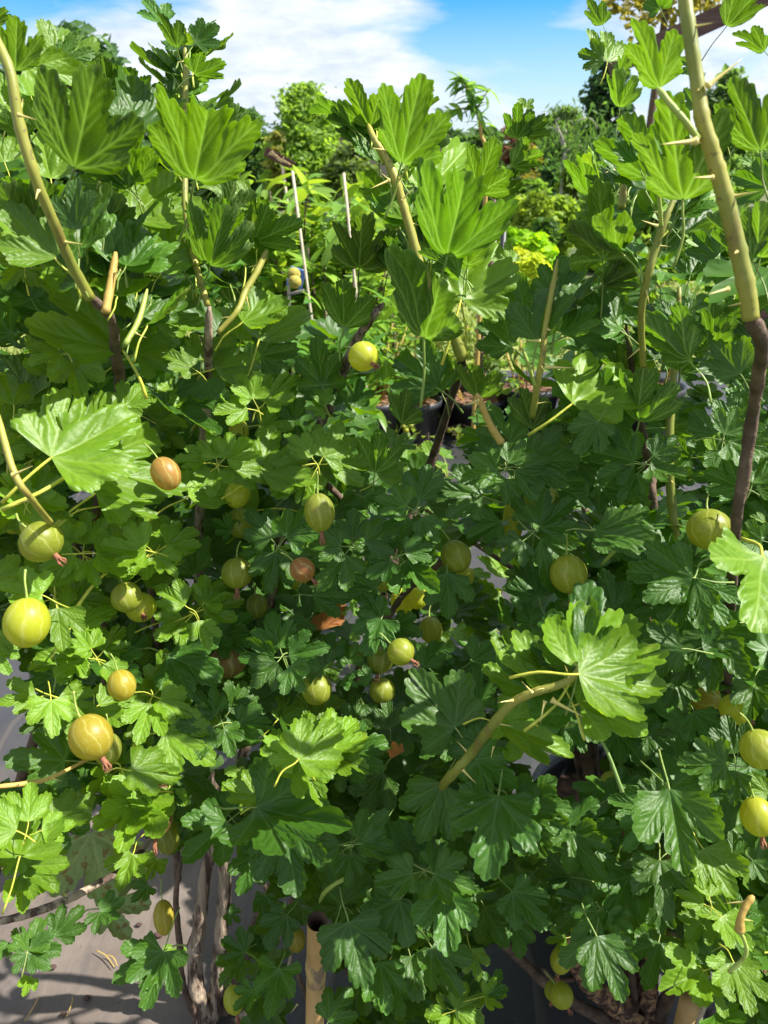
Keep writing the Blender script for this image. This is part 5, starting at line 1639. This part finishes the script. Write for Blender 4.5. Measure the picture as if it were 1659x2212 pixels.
# sign
sgp, sgt = standing(606, 352, 7.5, .12)
sn = thing('sign', 'tilted brown signboard with cream handwriting in front of the trees', 'sign', sgp)
v, f = tube([(*sgp, .012), (*(sgt + Vector((.01, .03, .02))), .012)], 8)
world_obj('post', v, f, M['stake'], sn)
sc_ = at(604, 343, project(sgt)[2])
ang = math.radians(-27)
RS = Matrix.Rotation(ang, 3, 'Y').inverted()
RS = Matrix.Rotation(-ang, 3, 'Y')
v, f = box(sc_, (.285, .016, .075), RS)
bd = world_obj('board', v, f, M['signboard'], sn, False)
wr_ = []
pts = []
for i in range(120):
    t = i / 119
    x = -.10 + .21 * t
    amp = .017 * (1 - .65 * t) if t < .8 else .006
    pts.append((x + .008 * math.sin(t * 75), -.0085, amp * math.sin(t * 62) + .012 * (1 - t) * math.sin(t * 9), .0032))
lead = [(-.105, -.0085, -.022, .0035), (-.10, -.0085, .0, .0035), (-.088, -.0085, .024, .0035), (-.075, -.0085, .026, .0035), (-.078, -.0085, .008, .0035), (-.094, -.0085, -.004, .0035)]
lt = [(.02, -.0085, -.028, .0032), (.022, -.0085, .0, .0032), (.03, -.0085, .03, .0032)]
for q in (pts, lead, lt):
    vv, ff = tube(spline(q, 3), 5)
    vv = [tuple(RS @ Vector(k) + sc_) for k in vv]
    wr_.append((vv, ff))
world_obj('lettering', *join(wr_), M['cream'], bd)

# leaning wooden rafter of a plant frame at the upper right
fp = far(1720, 2.3)
fr = thing('timber_arbour', 'dark brown timber frame with sloping rafter at the upper right', 'frame', fp)
e0 = far(1294, 2.3, top_z(1294, 143, 2.3))
e1 = far(1760, 2.3, top_z(1760, -105, 2.3))
dirv = (e1 - e0)
rr_ = Matrix.Rotation(-math.atan2(dirv.z, dirv.x), 3, 'Y')
v, f = box((e0 + e1) / 2, (dirv.length, .045, .05), rr_)
world_obj('rafter', v, f, M['brown_wood'], fr, False)
v, f = box((fp.x, fp.y, (e1.z - .03) / 2 - .02), (.06, .052, e1.z - .07))
world_obj('post', v, f, M['brown_wood'], fr, False)


# pots
def potted(label, px, py, Y, r, h, col, nl=110, hgt=.3):
    q = far(px, Y)
    root = thing('potted_plant', label, 'potted plant', q, 'black pots behind the ground sheet')
    prof = [(0, .01), (r * .8, .01), (r * .97, h * .86), (r * 1.04, h * .87), (r * 1.06, h), (r * .99, h), (r * .95, h * .9)]
    po = world_obj('pot', *lathe(prof, (q.x, q.y, .012), 28), M['pot'], root)
    world_obj('soil', *lathe([(r * .955, h * .9), (r * .5, h * .93), (0, h * .93)], (q.x, q.y, .012), 20), M['soil'], root, color=(2, 1.8, 1.6))
    stems, P = [], []
    for i in range(9):
        a = random.uniform(0, 6.28)
        e = Vector((q.x + r * 1.1 * math.cos(a), q.y + r * 1.1 * math.sin(a), h + hgt * random.uniform(.5, 1)))
        stems.append(tube([(q.x + .3 * r * math.cos(a), q.y + .3 * r * math.sin(a), h * .9, .004), (*e, .002)], 5))
        P.append(np.array(e) + rng.normal(size=(nl // 9, 3)) * (.03, .03, hgt * .22))
    world_obj('stem', *join(stems), M['tan'], root)
    V, F = cards(np.vstack(P), .05, .5, .4)
    fast_mesh('foliage', V, F, M['crown'], root, col)


for i, (px, Y, r, h, c, hgt, lb) in enumerate((
        (880, 3.25, .12, .2, (1.6, 1.5, 1.0), .35, 'black pot left of the pale cane foot with sparse green stems'),
        (955, 3.35, .14, .22, (2.4, 1.9, 1.2), .25, 'widest black pot with brown soil beside the pale cane'),
        (1012, 3.5, .13, .2, (1.4, 1.3, .8), .18, 'black pot right of the pale cane with low growth'),
        (1050, 3.2, .14, .17, (1.3, 1.4, .8), .12, 'low black pot at the lawn corner under the dark leaf'),
        (905, 3.05, .11, .2, (1.2, 1.4, .9), .16, 'front black pot above the crumpled sheet'),
        (800, 3.0, .13, .22, (1.1, 1.3, .8), .4, 'black pot hidden behind the yellow berry with tall stems'),
        (690, 3.1, .13, .22, (1.1, 1.3, .8), .4, 'black pot under the long leaved shrubs'),
        (560, 2.6, .13, .22, (1.0, 1.2, .8), .35, 'black pot left behind the middle bush'),
        (375, 2.2, .13, .22, (.9, 1.1, .8), .3, 'black pot seen between the left woody stems'),
        (1180, 3.2, .14, .22, (1.2, 1.3, .8), .35, 'black pot behind the dark upright shoot'),
        (1330, 3.2, .14, .22, (1.2, 1.4, .8), .45, 'black pot with tall stems behind the right bush'),
        (1480, 3.2, .14, .22, (1.4, 1.5, .8), .5, 'black pot with tallest stems behind the right bush'))):
    potted(lb, px, 0, Y, r, h, c, 180, hgt)

# trailing weeds with small fruits on the crumpled sheet
tp_ = on_plane(925, 945, .02)
tw_ = thing('trailing_weed', 'sprawling weed with tiny yellow fruits on the crumpled black sheet', 'weed', tp_)
stems, P = [], []
for i in range(16):
    a = random.uniform(0, 6.28)
    e = tp_ + Vector((math.cos(a) * random.uniform(.1, .28), math.sin(a) * random.uniform(.1, .35), random.uniform(.02, .12)))
    stems.append(tube(spline([(*tp_, .002), (*(tp_.lerp(e, .5) + Vector((0, 0, .05))), .0016), (*e, .001)], 4), 5))
    P.append(np.array(e) + rng.normal(size=(8, 3)) * .03)
    for _ in range(2):
        c = e + Vector((random.gauss(0, .03), random.gauss(0, .03), random.uniform(0, .03)))
        mw = Matrix.Translation(c) @ Matrix.Scale(random.uniform(.007, .012), 4)
        obj('fruit', BALL, tw_, mw, random.choice([LIME, GREEN, OLIVE, LIME]))
world_obj('stem', *join(stems), M['bark'], tw_)
v, f = cards(np.vstack(P), .035, .7, .5)
fast_mesh('foliage', v, f, M['crown'], tw_, (1.6, 1.4, .8))

# two mossy balls beside a scrap of blue plastic
for i, (px, py, lb) in enumerate(((635, 592, 'upper of the two mossy yellow balls behind the middle bush'), (637, 609, 'lower of the two mossy yellow balls behind the middle bush'))):
    p = at(px, py, 2.35 - i * .03)
    v, f = uv_ball(16, 10)
    v = [(p.x + a * .021, p.y + b * .021, p.z + c * .0205) for a, b, c in v]
    tag(world_obj('yellow_ball', v, f, M['moss']), lb, 'ball', 'mossy yellow balls')
p = at(640, 600, 2.44)
v, f = box((p.x, p.y, p.z), (.05, .02, .06), Matrix.Rotation(.3, 3, 'Y'))
tag(world_obj('blue_bag', v, f, M['blue'], smooth=False), 'scrap of blue plastic bag behind the mossy yellow balls', 'bag')
p = at(638, 634, 2.3)
v, f = box((p.x, p.y + .02, p.z), (.05, .02, .007), Matrix.Rotation(-.25, 3, 'Y'))
tag(world_obj('wooden_tray', v, f, M['grey_wood'], smooth=False), 'grey wooden tray edge below the mossy yellow balls', 'tray')
# white label
a, b = standing(1046, 628, 3.9)
lr = thing('plant_label', 'white plant label on a thin stake over the lawn', 'label', a)
v, f = tube([(*a, .004), (*b, .004)], 6)
world_obj('stake', v, f, M['brown_wood'], lr)
v, f = box((b.x, b.y - .008, b.z - .035), (.06, .004, .075), Matrix.Rotation(.12, 3, 'Y'))
world_obj('plate', v, f, M['white'], lr, False)
